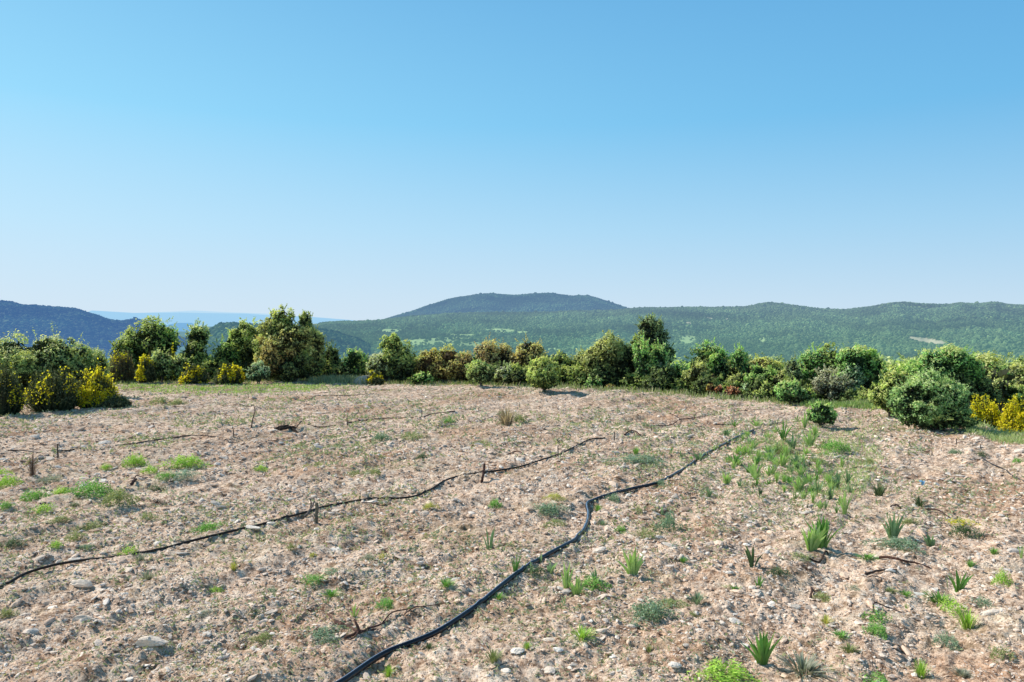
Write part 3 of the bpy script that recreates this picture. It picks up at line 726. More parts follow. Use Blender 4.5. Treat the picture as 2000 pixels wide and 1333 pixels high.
def gravel():
    out = []
    specs = [(1, 3300, .020, .045, .5, .2), (1, 35000, .009, .024, .5, .22), (0, 240000, .0045, .0150, .62, .25)]
    for sub, n, s0, s1, fl, lift in specs:
        for t in range(5):
            m = n//5
            r = np.exp(rng.uniform(np.log(3.0), np.log(31), m))
            px = rng.uniform(-420, 2420, m)
            X = (px-CX)/F*r; Y = r
            st = stony(X, Y)
            ok = (edge_s(X, Y) < .6) & (rng.random(m) < (.12+.95*st if s0 > .01 else .35+.7*st))
            if s0 > .005: ok &= far_from_pipe(X, Y)
            X, Y, r, st = X[ok], Y[ok], r[ok], st[ok]; k = len(X)
            s = (s0 + (s1-s0)*rng.random(k)**2.6)*np.clip(r/6.5, .75, 2.0)
            S = np.stack([s*rng.uniform(1.,2.1,k), s*rng.uniform(.7,1.15,k), s*rng.uniform(.25,.62,k)], -1)
            P = np.stack([X, Y, hgt(X, Y)+S[:,2]*lift], -1)
            TV, TF = rock_template(sub, 100+t+sub*10)
            rt = rotm(rng.uniform(-.5,.5,k), rng.uniform(-.5,.5,k), rng.uniform(0,6.28,k))
            cc = STC[rng.integers(0, len(STC), k)]*rng.uniform(.72,1.05,(k,1))
            cl = rng.random(k) < (.62-.4*st); cc[cl] = np.array((.80,.60,.455))*rng.uniform(.65,1.15,(cl.sum(),1))
            out.append(scatter(TV, TF, P, S, rt, cc))
    return join(out)
v, f, c = gravel()
tag(mk('gravel', v, f, M_stone, c), 'loose stones and clods strewn over the tilled soil', 'gravel', kind='stuff')

def big_stone(px, py, w, h, label, colr, group=None, seed=0, name='stone'):
    x, y, z = gp(px, py); D = y
    r = np.random.default_rng(1000+seed)
    V, Fa = rock_template(2, 300+seed)
    sl = math.atan2(H, D)
    wx = w*.5*D/F; hz = h*.5*D/F
    flat = min(.32, .8*h/w)
    dy = max((hz-flat*wx*math.cos(sl))/max(math.sin(sl), .1), wx*.45); dy = min(dy, wx*1.3)
    V = V*np.array([wx*1.15, dy*1.1, wx*flat*1.3])
    a = r.uniform(-.3,.3); R = rotm(np.array([r.uniform(-.12,.12)]), np.array([r.uniform(-.1,.1)]), np.array([a]))[0]
    V = V@R.T
    C = np.tile(np.array(colr), (len(V),1))*(1+.08*r.standard_normal((len(V),1)))
    o = mk(name, V, Fa, M_stone, C); o.location = (x, y, z+wx*flat*.35)
    tag(o, label, 'stone', group); return o
W_ = (.90,.80,.69); T_ = (.85,.71,.58); G_ = (.66,.60,.54); B_ = (.45,.32,.24)
BIG = [(293,1258,58,26,'largest flat pale slab in the lower left foreground',T_),(162,1209,46,15,'flat half buried tan slab left of the largest slab',(.72,.6,.49)),
(160,1143,42,18,'angular pale stone below the dark hose at the far left',T_),(145,1096,32,11,'pale slab touching the upper side of the dark hose',W_),
(249,1112,36,13,'wide pale stone below the dark hose with grass tufts above it',T_),(309,1066,21,13,'white stone resting against the upper side of the hose',W_),
(245,1162,22,12,'pale wedge shaped stone in a pair left of the gravelly patch',W_),(201,1155,30,10,'thin elongated stone tilted between larger pale ones',T_),
(203,872,22,14,'grey stone lying on the farthest hose at the left',G_),(529,1021,20,9,'pale stone behind the hose left of the crooked stake',W_),
(494,1039,30,8,'white slab under the hose left of the crooked stake',W_),(402,1241,22,14,'bluish grey stone right of the largest flat slab',G_),
(612,1181,16,15,'upright brown clod in the lower middle',B_),(1011,1274,26,17,'flat cream stone right of the large pipe near the bottom',W_),
(1090,1276,18,12,'small bright white stone near the bottom centre',(.92,.86,.78)),(1073,1311,22,24,'upright oval cream stone at the bottom centre',T_),
(1073,1253,26,12,'half buried cream stone beside a green grass tuft',T_),(1237,1224,24,9,'pale stone below the blue green weed',T_),
(1318,1309,24,16,'pale stone at the bottom edge with a cluster of gravel',W_),(1287,1054,16,7,'small white slab right of the pipe bend',W_),
(656,1002,16,9,'small pale stone right below the crooked stake hose',T_),(727,983,28,9,'white slab lying under the middle of the hose',W_),
(988,1311,18,12,'white grey stone left of the upright oval stone',W_),(1435,1214,22,14,'chunky white stone above the large dark iris',W_),
(1368,1234,24,10,'pair like white stone left of the large dark iris',W_),(1549,1185,30,11,'elongated tan stone in the middle of the right foreground',T_),
(1781,1238,22,13,'pale rounded stone with a dark shaded side at the right',T_),(1794,1162,28,9,'white elongated stone left of the bright feathery weeds',(.92,.86,.78)),
(1740,1116,24,9,'bright white stone lying over the dark stick',(.92,.86,.78)),(1931,1199,44,9,'long thin pale slab near the right edge',T_),
(1459,1073,13,11,'round white stone directly above the thin dark iris',(.92,.86,.78)),(1478,1057,18,7,'small flat white stone in the middle right',W_),
(1427,1124,20,8,'flat pale stone left of the thin dark iris',W_),(1956,1008,14,7,'small pale stone right of the yellow flowered spurge',W_),
(1470,1148,17,9,'cream stone at the foot of the thin dark iris',T_),(1723,1282,12,9,'small cream stone in the lower right',T_),
(96,899,22,8,'pale stone just below the stake at the far left',T_),(3,890,12,10,'white stone at the left photo edge on the far hose',(.92,.86,.78)),
(1713,938,10,8,'small white stone right of the iris patch',(.92,.86,.78)),(62,1235,30,14,'pale angular stone in the lower left corner area',G_),(50,1197,26,14,'pale angular stone with a smaller one beside it at the left edge',T_)]
for i, (px,py,w,h,lab,cc) in enumerate(BIG): big_stone(px, py, w, h, lab, cc, seed=i)
# the many similar ones: copies of ten shapes
tmpl = []
for i in range(10):
    V, Fa = rock_template(1, 700+i); V = V*np.array([1.25,.85,.5])
    C = np.tile(STC[i % len(STC)]*1.02, (len(V),1))*(1+.07*rng.standard_normal((len(V),1)))
    tmpl.append(mk('stone', V, Fa, M_stone, C, link=False).data)
regs = [('left of the long dark hose in the foreground', 0, 640, 1090, 1325, 120), ('between the hose and the large pipe', 640, 1040, 1020, 1180, 40),
        ('in the gravelly foreground right of the large pipe', 860, 1330, 1170, 1328, 70), ('in the right foreground around the irises', 1330, 1995, 1010, 1328, 90)]
for nm, x0, x1, y0, y1, n in regs:
    for _ in range(n):
        px = rng.uniform(x0, x1); py = rng.uniform(y0, y1)
        if x0 == 860 and px < 1040-(py-1170)*1.3+90: px += 220
        x, y, z = gp(px, py)
        o = bpy.data.objects.new('stone', tmpl[int(rng.integers(0,10))]); COL.objects.link(o)
        s = rng.uniform(5, 15 if x0 == 0 else 11)*.5*(py-400)/750*y/F
        o.location = (x, y, z+s*.12); o.scale = (s*rng.uniform(.9,1.6), s*rng.uniform(.8,1.3), s*rng.uniform(.5,1.0)); o.rotation_euler = (rng.uniform(-.2,.2), rng.uniform(-.2,.2), rng.uniform(0,6.28))
        tag(o, f'small pale limestone piece lying {nm}', 'stone', f'small pale stones {nm}')

# ------------------------------------------------------------------ herbs
def blade_mesh(n, h, spread, w, cols, lean=.5, seg=4, tipf=.15, fan=False, seed=0, curve=.5):
    r = np.random.default_rng(seed)
    parts = []
    a = r.uniform(0, 6.283, n); q = r.random(n)**.7
    hh = h*r.uniform(.55,1.0,n)*(1-.25*q)
    V = []; Fa = []; C = []
    for i in range(n):
        d = np.array([math.cos(a[i]), math.sin(a[i]), 0]); 
        if fan: d = np.array([math.cos(a[i]), .45*math.sin(a[i]), 0])
        b = d*spread*.22*q[i]; L = hh[i]; s = np.array([-d[1], d[0], 0]); s /= np.linalg.norm(s)+1e-9
        if fan: 
            tw = r.uniform(-.9,.9); s = np.array([math.cos(tw), math.sin(tw), 0])
        le = lean*q[i]*r.uniform(.5,1.3)
        c0, c1 = np.array(cols[0]), np.array(cols[1]); u = r.random(); cc = (c0*u+c1*(1-u))*r.uniform(.8,1.2)
        ww = w*r.uniform(.7,1.2)
        o = len(V)
        for k in range(seg+1):
            t = k/seg
            p = b + np.array([0,0,1])*L*(t - curve*le*t*t*.5) + d*L*le*(t**1.6)
            wk = ww*.5*(math.sin(math.pi*(.18+.80*t))**.7 if k < seg else 0.02)
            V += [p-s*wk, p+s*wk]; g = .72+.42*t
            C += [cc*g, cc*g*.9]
            if k: Fa.append((o+2*k-2, o+2*k-1, o+2*k+1, o+2*k))
    V = np.array(V); V[:,2] /= np.percentile(V[:,2], 99); V[:,:2] /= np.percentile(np.abs(V[:,0]), 97)
    return V, np.array(Fa), np.array(C)
def cushion(n, seed, cols, leaf=.07, flat=.5, stems=True, rag=.25):
    """low feathery weed: leaflets in an uneven dome of unit radius"""
    r = np.random.default_rng(seed)
    a = r.uniform(0, 6.283, n); q = r.random(n)**.55
    lob = 1+.35*np.sin(a*3+seed)+.2*np.sin(a*5+seed*2)
    x = np.cos(a)*q*lob; y = np.sin(a)*q*lob
    top = np.sqrt(np.clip(1-q*q, 0, 1))*.9+.1
    top *= (.55+.75*vn(x*3+seed, y*3, seed))
    z = top*r.uniform(.25,1,n)**.7*(1+rag*r.standard_normal(n))
    nn = r.standard_normal((n,3))+np.array([0,0,.7]); nn /= np.linalg.norm(nn,axis=1)[:,None]
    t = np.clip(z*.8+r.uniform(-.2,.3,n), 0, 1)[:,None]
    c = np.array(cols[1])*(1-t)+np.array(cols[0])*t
    return leaves(np.stack([x,y,np.maximum(z,.03)],-1), nn, leaf*r.uniform(.7,1.6,n), leaf*.38, c*r.uniform(.75,1.25,(n,1)))
WC = {'bright':((.56,.80,.14),(.32,.52,.09)),'green':((.34,.62,.14),(.16,.36,.08)),'blue':((.38,.52,.34),(.18,.28,.18)),'dark':((.18,.27,.12),(.07,.11,.06)),
      'olive':((.46,.52,.22),(.25,.29,.12)),'yellow':((.74,.72,.18),(.4,.42,.13)),'grey':((.52,.54,.42),(.28,.3,.23)),'mint':((.55,.66,.52),(.3,.4,.3)),'dry':((.6,.5,.36),(.32,.25,.17))}
weedm = {}
for ci, (k_, cl) in enumerate(WC.items()):
    for vnt in range(3):
        n = [1300, 850, 480][vnt]
        v, f, c = cushion(n, ci*7+vnt, cl, leaf=[.15,.17,.20][vnt])
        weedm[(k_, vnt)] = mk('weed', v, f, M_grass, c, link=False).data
grassm = {}
for ci, (k_, cl) in enumerate(WC.items()):
    for vnt in range(2):
        v, f, c = blade_mesh(110, 1.0, 1.6, .05, cl, lean=1.1, seed=ci*5+vnt+50)
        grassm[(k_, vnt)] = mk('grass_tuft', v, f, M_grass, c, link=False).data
CN = {'bright':'bright yellow green','green':'mid green','blue':'blue green','dark':'dark green','olive':'olive green','yellow':'yellowish','grey':'greyish','mint':'pale mint','dry':'dry straw coloured'}
# (px, py of base, width, height, colour, label or None, kind c=cushion g=grass)
W = [
(261,912,46,20,'bright','bright green feathery weed left of its wider twin','c'),(290,926,32,13,'bright','small bright weed attached below the left feathery weed','c'),
(357,913,74,20,'bright','wide bright green feathery weed at the left','c'),(205,921,22,9,'bright',None,'c'),(508,920,28,9,'bright',None,'c'),
(172,972,72,26,'green','lush mid green weed clump at the centre of the left weed patch','c'),(118,964,40,15,'bright','bright weed directly left of the lush clump','c'),
(62,980,52,20,'green','leafy weed between the lush clump and the left photo edge','c'),(80,1001,42,14,'bright',None,'c'),(224,997,62,26,'olive','bushy olive weed right below the lush clump','c'),
(8,955,44,18,'bright','bright weed cut by the left photo edge','c'),(4,930,30,14,'bright',None,'c'),(8,1000,28,12,'green',None,'c'),(91,948,44,15,'grey','greyish spreading weed above the left weed patch','c'),
(303,959,36,12,'dark','dark cushion weed right of the lush clump','c'),(355,946,48,14,'mint','pale mint coloured weed at the left','c'),(320,948,36,12,'green',None,'c'),
(145,994,22,9,'dark',None,'c'),(112,1034,42,10,'olive',None,'c'),(170,1029,62,15,'olive','wide flat olive weed below the left weed patch','c'),(286,1019,38,13,'olive',None,'c'),
(404,1040,52,18,'green','bright two tone weed just above the dark hose','c'),(22,1066,42,15,'dark','dark weed above the hose at the left edge','c'),(141,1060,34,18,'olive',None,'c'),
(166,1078,28,9,'blue','small blue green rosette above the hose','c'),(108,1074,22,11,'bright',None,'c'),(249,1084,38,15,'bright',None,'c'),(270,1098,34,18,'grey','thin grey green weed hanging over the hose','g'),
(456,1121,20,18,'yellow',None,'g'),(419,1151,30,12,'bright','bright weed on the gravelly patch in the lower left','c'),(286,1136,32,22,'grey','sparse grey weed above a cluster of pale stones','g'),
(610,1147,46,16,'green','green weed left of a blue green one in the lower middle','c'),(650,1124,54,13,'blue','flat blue green weed in the lower middle','c'),(494,1192,34,13,'dark','dark green tuft in the lower left middle','g'),
(645,1169,40,14,'green',None,'g'),(625,1247,76,16,'blue','spreading blue green weed left of the uprooted vine','c'),(510,1252,40,14,'olive',None,'c'),(10,1204,34,16,'olive',None,'c'),
(394,1206,44,8,'grey',None,'c'),(568,1081,18,9,'olive',None,'c'),(610,1087,16,8,'yellow',None,'c'),(531,1158,24,10,'blue',None,'c'),
(967,993,30,14,'green','compact dark green tuft below the hose in the middle','c'),(1073,1004,62,20,'blue','wide blue green weed left of the pipe bend','c'),(1085,1028,44,12,'olive','olive weed below the wide blue green one','c'),
(1083,977,40,10,'yellow','flat yellow flowering weed left of the pipe bend','c'),(839,1000,28,13,'yellow',None,'c'),(870,1146,42,15,'green','green tuft halfway between hose and pipe','g'),(752,1188,38,17,'green','green tuft right of the uprooted vine','c'),
(975,1171,28,14,'green',None,'g'),(1044,1124,44,16,'dark','dark weed in the shade of the pipe','c'),(1160,1148,66,20,'green','feathery green weed spreading right from the paired irises','c'),
(1272,1212,84,38,'blue','large blue green feathery weed in the lower centre right','c'),(1137,1252,62,24,'bright','leafy bright green weed above the white stones','g'),(1030,1272,22,14,'bright',None,'g'),
(963,1298,48,26,'olive','sparse olive grass at the bottom centre','g'),(758,1323,28,24,'bright','bright grass tuft below the large pipe at the bottom','g'),(837,1268,28,12,'dark',None,'g'),
(1307,1038,46,28,'blue','blue green bushy weed right of the pipe','c'),(1264,1050,44,14,'olive',None,'c'),(1198,983,32,14,'blue',None,'c'),(1169,998,22,14,'green',None,'g'),(1247,1002,20,12,'olive',None,'c'),
(1214,1043,28,12,'green',None,'c'),(1177,1026,24,12,'blue',None,'g'),(1248,902,92,12,'blue','wide low blue green weed patch in the middle distance','c'),(1243,890,18,14,'green',None,'g'),
(729,931,34,12,'olive',None,'c'),(696,929,28,11,'olive',None,'c'),(743,864,34,14,'blue',None,'c'),(803,858,56,9,'olive',None,'c'),(874,824,28,10,'green',None,'c'),
(990,832,52,34,'dry','tall dry grass tussock in the middle distance','g'),(1010,828,38,14,'olive',None,'c'),(940,871,54,10,'olive',None,'c'),(824,898,24,10,'dark',None,'c'),(718,1097,28,14,'grey',None,'c'),
(747,1092,22,10,'yellow',None,'c'),(1268,1274,22,14,'olive',None,'g'),(1310,1183,64,12,'olive',None,'c'),(1335,1103,18,12,'green',None,'g'),(1289,952,26,9,'blue',None,'c'),
(1431,1154,34,12,'green',None,'g'),(1362,1180,36,22,'blue','blue green upright tuft left of the large dark iris','g'),(1354,1204,30,9,'olive',None,'c'),(1522,1121,44,14,'dark','dark leafy weed right of the thin dark iris','c'),
(1561,1092,54,12,'olive',None,'c'),(1611,1173,38,13,'olive',None,'c'),(1673,1152,32,10,'grey',None,'c'),(1769,1164,36,14,'green',None,'g'),(1740,1160,26,11,'olive',None,'c'),
(1839,1180,56,24,'green','fresh green fern like weed at the right','g'),(1866,1198,46,24,'bright','bright fern like weed joined to the fresh green one','c'),(1893,1230,46,38,'bright','upright light green weed near the right edge','g'),
(1960,1144,34,22,'bright','bright cushion near the right edge','c'),(1922,1178,46,16,'blue',None,'c'),(1761,1070,84,22,'blue','wide low blue green weed below the bluish iris','c'),
(1798,985,32,22,'dark','sparse dark weed above the yellow spurge','g'),(1719,970,38,28,'dark','straggly dark weed right of the iris patch','g'),(1868,888,24,9,'blue',None,'c'),(1918,892,24,9,'dark',None,'c'),
(1717,1216,48,20,'green','upper one of two green weeds stacked in the right foreground','c'),(1715,1243,52,22,'green','lower one of two green weeds stacked in the right foreground','c'),(1646,1247,38,14,'green',None,'g'),(1615,1219,34,18,'yellow',None,'g'),
(1661,1277,44,20,'olive',None,'g'),(1856,1266,46,22,'blue','dark blue green weed in the lower right','c'),(1960,1284,48,20,'olive',None,'c'),(1802,1327,46,34,'bright','bright yellow green bush like weed at the bottom right','g'),
(1425,1343,130,42,'bright','large lush green mat at the bottom edge below the dark iris','c'),(1574,1318,94,38,'grey','grey sparse weed at the bottom right of the dark iris','g'),(1715,1345,114,28,'green','wide green mat cut by the bottom edge','c'),
(1881,1322,42,18,'grey',None,'g'),(1698,1093,42,13,'green',None,'g'),(1777,1024,36,12,'olive',None,'c'),(1943,1086,20,14,'green',None,'g'),(1897,1113,22,14,'green',None,'g'),
(1635,884,52,18,'green','flat fresh green patch right of the iris bed','c'),(1525,886,60,16,'olive',None,'c'),(1600,905,40,10,'olive',None,'c'),(1780,890,24,7,'olive',None,'c'),(1990,905,22,9,'green',None,'c'),
(310,790,44,12,'olive',None,'c'),(345,792,36,10,'olive',None,'c'),(1700,905,20,8,'olive',None,'c'),(180,762,20,7,'olive',None,'c'),(395,765,14,11,'bright',None,'g')]
def herb(me, name, px, py, w, h, label, cat, group=None, rot=None):
    x, y, z = gp(px, py); D = y
    o = bpy.data.objects.new(name, me); COL.objects.link(o)
    sx = w*.5*D/F; sl = math.atan2(H, D)
    hz = max((h - w*.45*math.sin(sl))/math.cos(sl), h*.45)*D/F
    o.location = (x, y+sx*.3, z-.005); o.scale = (sx, sx*.85, hz); o.rotation_euler = (0, 0, rng.uniform(0,6.28) if rot is None else rot)
    tag(o, label, cat, group); return o
for i, (px,py,w,h,cl,lab,kd) in enumerate(W):
    lab2 = lab or f"small {CN[cl]} {'grass tuft' if kd=='g' else 'weed cushion'} on the stony soil"
    grp = None if lab else f"small {CN[cl]} {'grass tufts' if kd=='g' else 'weed cushions'}"
    if kd == 'c': herb(weedm[(cl, i % 3 if w < 60 else 0)], 'weed', px, py, w*1.08, h*1.3, lab2, 'weed', grp)
    else: herb(grassm[(cl, i % 2)], 'grass_tuft', px, py, w*1.0, h*1.25, lab2, 'grass tuft', grp)

# irises
IC = {'d':((.27,.52,.11),(.14,.33,.07)),'l':((.60,.80,.27),(.38,.58,.16)),'b':((.32,.48,.24),(.19,.33,.15)),'p':((.48,.64,.32),(.33,.47,.22)),'k':((.13,.22,.09),(.08,.14,.06))}
def iris_mesh(n, cl, seed, lean=.55, w=.09):
    v, f, c = blade_mesh(n, 1.0, .5, w, IC[cl], lean=lean, seg=5, fan=True, seed=seed, curve=.3)
    return mk('iris_clump', v, f, M_iris, c, link=False).data
I = [(1490,1298,64,66,'d',26,'largest dark green iris clump in the lower right foreground'),(1585,1076,46,50,'l',20,'light green front half of the double iris clump at the end of the iris patch'),(1604,1072,50,64,'d',20,'taller dark green half of the double iris clump at the end of the iris patch'),
(1744,1049,44,54,'b',15,'bluish green iris clump casting a shadow at the right'),(1470,1112,34,44,'k',9,'thin dark iris below the round white stone'),(1481,1146,20,26,'d',7,'short iris just below the thin dark one'),
(1872,1157,36,42,'d',14,'dark iris clump right of the long brown stick'),(1819,1066,30,26,'b',9,'small bluish iris right of the large bluish one'),(1236,1120,44,50,'l',15,'lone green iris clump right of the large pipe'),
(955,1073,24,46,'b',6,'slender pale iris left of the large pipe'),(1006,1118,20,36,'d',7,'narrow green iris touching the left of the pipe'),(1057,1098,16,22,'p',4,'pale iris shoot rising over the pipe'),(1036,1118,14,26,'p',3,'pale iris blade leaning in front of the pipe'),
(1074,1116,26,24,'p',6,'pale iris tuft right behind the pipe'),(1106,1148,22,52,'l',8,'tallest iris of the crowded group right of the pipe'),(1126,1162,30,40,'l',12,'broad iris of the crowded group right of the pipe'),(1102,1180,12,24,'p',3,'single pale iris blade lowest in the crowded group'),
(1163,1136,22,28,'b',6,'small iris at the right of the crowded group'),(692,1208,20,30,'l',7,'green shoots sprouting from the uprooted vine'),(1995,1092,14,30,'l',5,'iris cut by the right photo edge'),(1852,1155,12,26,'p',3,'pale iris blades left of the dark clump'),
(1294,1000,7,16,'p',2,'thin pale iris blade standing alone in the middle'),(1771,1190,10,14,'l',3,'thin green shoot left of the fern like weed')]
for i, (px,py,w,h,cl,n,lab) in enumerate(I):
    o = herb(iris_mesh(n, cl, 900+i, .62), 'iris_clump', px, py, w*.9, h, lab, 'iris', rot=0)
    x, y, z = gp(px, py); o.location = (x, y, z-.01); s = h*y/F*1.08; o.scale = (w*.5*y/F*1.05, w*.5*y/F*.8, s)
ipro = {c_: [iris_mesh(17, c_, 1200+j*9+ord(c_), .75, .085) for j in range(3)] for c_ in 'dlbpk'}
PATCH = [(1435,905,28,24,'d'),(1474,933,34,36,'l'),(1480,900,20,24,'l'),(1420,948,36,26,'l'),(1384,973,20,24,'b'),(1485,971,20,22,'k'),(1517,948,16,24,'l'),(1560,962,44,32,'l'),(1597,961,32,32,'p'),(1636,953,34,38,'b'),(1650,1003,26,46,'l'),
(1622,976,26,30,'b'),(1588,982,18,26,'l'),(1602,994,18,20,'l'),(1634,1004,14,22,'d'),(1612,993,12,20,'p'),(1577,994,8,16,'k'),(1530,864,34,46,'d'),(1550,876,28,34,'b'),(1582,872,36,34,'l'),(1527,909,40,30,'l'),(1555,909,26,28,'b'),(1470,878,30,20,'l'),
(1435,835,20,15,'d'),(1477,835,28,15,'l'),(1572,838,24,32,'l'),(1557,824,15,16,'d'),(1311,885,9,15,'d'),(1330,896,13,17,'b'),(1365,901,26,20,'b'),(1350,901,14,12,'l'),(1565,930,30,24,'l'),(1582,909,12,16,'k'),(1500,890,24,18,'l'),(1510,925,22,20,'l'),
(1545,925,22,22,'p'),(1580,945,26,26,'l'),(1540,945,20,18,'d'),(1600,930,20,20,'l'),(1620,948,24,26,'l'),(1655,948,22,34,'b'),(1660,965,20,26,'p'),(1535,893,26,26,'l'),(1505,905,16,20,'p'),(1450,890,16,16,'l'),(1460,855,20,14,'l'),(1500,858,22,16,'l'),
(1597,915,22,20,'l'),(1575,893,26,24,'l'),(1395,880,16,14,'l'),(1420,905,14,14,'l'),(1592,855,22,24,'l'),(1515,845,18,14,'l'),(1445,950,14,16,'b'),(1532,962,16,18,'l'),(1570,975,18,20,'l'),(1640,985,18,24,'l'),(1626,930,16,18,'b')]
for _ in range(46):
    _t = rng.random(); PATCH.append((1440+_t*150+rng.normal(0,45), 872+_t*85+rng.normal(0,14), rng.uniform(14,26), rng.uniform(12,24), 'lllbdp'[int(rng.integers(0,6))]))
IN = {'d':'dark green','l':'light green','b':'bluish green','p':'pale','k':'blackish green'}
for i, (px,py,w,h,cl) in enumerate(PATCH):
    me = ipro[cl][i % 3]; x, y, z = gp(px, py)
    o = bpy.data.objects.new('iris_clump', me); COL.objects.link(o); o.location = (x, y, z-.01)
    o.scale = (w*.46*y/F, w*.42*y/F, h*y/F*1.02); o.rotation_euler = (0,0,rng.uniform(-.5,.5))
    near = 'beside the thin far stretch of the pipe' if px < 1410 else ('in the crowded iris patch right of the pipe')
    tag(o, f'{IN[cl]} iris clump {near}', 'iris', f'{IN[cl]} irises {near}')

# yellow flowered spurge
def spurge():
    x, y, z = gp(1885, 1048); D = y
    r = empty('spurge_plant', (x, y, z)); tag(r, 'round blue green spurge topped with yellow flowers at the right', 'plant')
    R0 = 30*D/F
    v, f, c = cushion(900, 4, ((.16,.28,.11),(.05,.1,.045)), leaf=.14); v = v*np.array([R0, R0*.8, R0*.85]); mk('foliage', v, f, M_grass, c, parent=r)
    v, f, c = cushion(420, 9, ((.9,.82,.12),(.7,.66,.1)), leaf=.2, rag=.1); v = v*np.array([R0*.95, R0*.7, R0*.35])+np.array([-R0*.15, R0*.25, R0*.72]); mk('flowers', v, f, M_flower, c, parent=r)
spurge()

# sparse seedlings everywhere (nobody could count them)
def seedlings():
    m = 76000
    r = np.exp(rng.uniform(np.log(3.2), np.log(30), m)); px = rng.uniform(-400, 2400, m)
    X = (px-CX)/F*r; Y = r
    qx, qy = px, CY + 0*px
    dens = fbm(X*.55+9, Y*.55, 71, 4)
    # more green in the middle-left distance and around the irises
    a = np.clip((dens-.44)*4.2, .03, 1)
    a *= np.where((Y > 10) & (Y < 24) & (X < 4), 1.3, 1.0)
    e = edge_s(X, Y); strip = np.exp(-((e+1.6)/1.5)**2)*(px > 240)*(px < 700)
    strip2 = np.exp(-((e+.3)/.7)**2)
    a = np.maximum(a*.55, np.maximum(strip*1.0, strip2*.8))
    ip = np.exp(-((px-1550-(Y-14)*-4)/120)**2)*((Y > 8.5) & (Y < 18)); a = np.maximum(a, ip*.7)
    ok = (e < .4) & (rng.random(m) < a*.55); X, Y, r, strip = X[ok], Y[ok], r[ok], strip[ok]; k = len(X)
    rep = 5; X = np.repeat(X, rep)+rng.standard_normal(k*rep)*.025*np.repeat(r,rep)/6; Y = np.repeat(Y, rep)+rng.standard_normal(k*rep)*.03*np.repeat(r,rep)/6
    rr_ = np.repeat(r, rep); st = np.repeat(strip, rep)
    s = np.clip(rr_*.0030, .010, .05)*rng.uniform(.6,1.6,k*rep)
    P = np.stack([X, Y, hgt(X, Y)+s*rng.uniform(.15,.9,k*rep)], -1)
    nn = rng.standard_normal((k*rep,3)); nn /= np.linalg.norm(nn,axis=1)[:,None]
    u = rng.random((k*rep,1)); base = np.array((.46,.49,.25))*u + np.array((.29,.33,.18))*(1-u)
    pick = rng.random(k*rep) < .3; base[pick] = np.array((.38,.45,.32))
    base = base*(1-st[:,None]*.6) + np.array((.5,.66,.2))*st[:,None]*.6
    return leaves(P, nn, s*1.6, s*.55, base)
v, f, c = seedlings(); tag(mk('ground_cover', v, f, M_grass, c), 'thin scattering of small green seedlings over the tilled soil', 'ground cover', kind='stuff')

# grass on the verge around the field
def verge():
    m = 11500
    px = rng.uniform(-400, 2500, m); e = rng.exponential(1.6, m)-.25
    t = np.interp(px, [p[0] for p in _edge_px], np.arange(len(_edge_px)))
    X0 = np.interp(t, np.arange(len(_ex)), _ex); Y0 = np.interp(t, np.arange(len(_ey)), _ey)
    X = X0 + rng.standard_normal(m)*.1; Y = np.interp(X, _ex, _ey) + e
    h = rng.uniform(.06,.2,m)*np.where(px > 1850, 1.1, 1)*np.where(px < 640, .9, 1)
    P = np.stack([X, Y, hgt(X, Y)], -1)
    a = rng.uniform(0, 6.28, m); w = .012
    sd = np.stack([np.cos(a), np.sin(a), 0*a], -1)*w; l = np.stack([rng.standard_normal(m)*.35, rng.standard_normal(m)*.35, np.ones(m)], -1)*h[:,None]
    V = np.stack([P-sd, P+sd, P+l+sd*.3, P+l-sd*.3], 1).reshape(-1,3)
    u = rng.random((m,1)); c = np.array((.42,.5,.18))*u+np.array((.18,.27,.09))*(1-u)
    dry = rng.random(m) < .25; c[dry] = np.array((.6,.54,.38))
    return V, np.arange(m*4).reshape(m,4), np.repeat(c, 4, axis=0)
v, f, c = verge(); tag(mk('grass', v, f, M_grass, c), 'short mixed green and dry grass along the edge of the field', 'grass', kind='stuff')
def grass_area(label, poly, n, h, cols, wpx=1.6):
    xs = [p[0] for p in poly]; ys = [p[1] for p in poly]; pts = []
    lo, hi = min(xs), max(xs)
    up = sorted([p for p in poly if p[2] == 0]); dn = sorted([p for p in poly if p[2] == 1])
    px = rng.uniform(lo, hi, n)
    y0 = np.interp(px, [p[0] for p in up], [p[1] for p in up]); y1 = np.interp(px, [p[0] for p in dn], [p[1] for p in dn])
    py = y0 + (y1-y0)*rng.random(n)
    a = (px-CX)/F; b = (CY-py)/F; t = -H/(-sp+b*cp); X = a*t; Y = (cp+b*sp)*t
    ed = np.minimum(np.minimum((px-lo)/(hi-lo), (hi-px)/(hi-lo))*5, np.minimum((py-y0)/(y1-y0+.01), (y1-py)/(y1-y0+.01))*4)
    if 'iris' in label: dn_ = sstep(.0, 1.0, ed)*sstep(.40, .62, fbm(X*1.1, Y*1.1, 13, 4))*1.3
    else: dn_ = (.25+1.1*fbm(X*.9, Y*.9, 13, 3))*sstep(-.2, .5, ed)
    keep = rng.random(n) < dn_; X, Y = X[keep], Y[keep]; n = len(X)
    P = np.stack([X, Y, hgt(X, Y)-.01], -1); hh = h*rng.uniform(.4,1,n)
    ang = rng.uniform(0,6.28,n); sd = np.stack([np.cos(ang), np.sin(ang), 0*ang], -1)*(Y*wpx/F*.5)[:,None]
    l = np.stack([rng.standard_normal(n)*.4, rng.standard_normal(n)*.4, np.ones(n)], -1)*hh[:,None]
    V = np.stack([P-sd, P+sd, P+l+sd*.3, P+l-sd*.3], 1).reshape(-1,3)
    u = rng.random((n,1)); c = np.array(cols[0])*u+np.array(cols[1])*(1-u)
    tag(mk('grass', V, np.arange(n*4).reshape(n,4), M_grass, np.repeat(c,4,axis=0)), label, 'grass', kind='stuff')
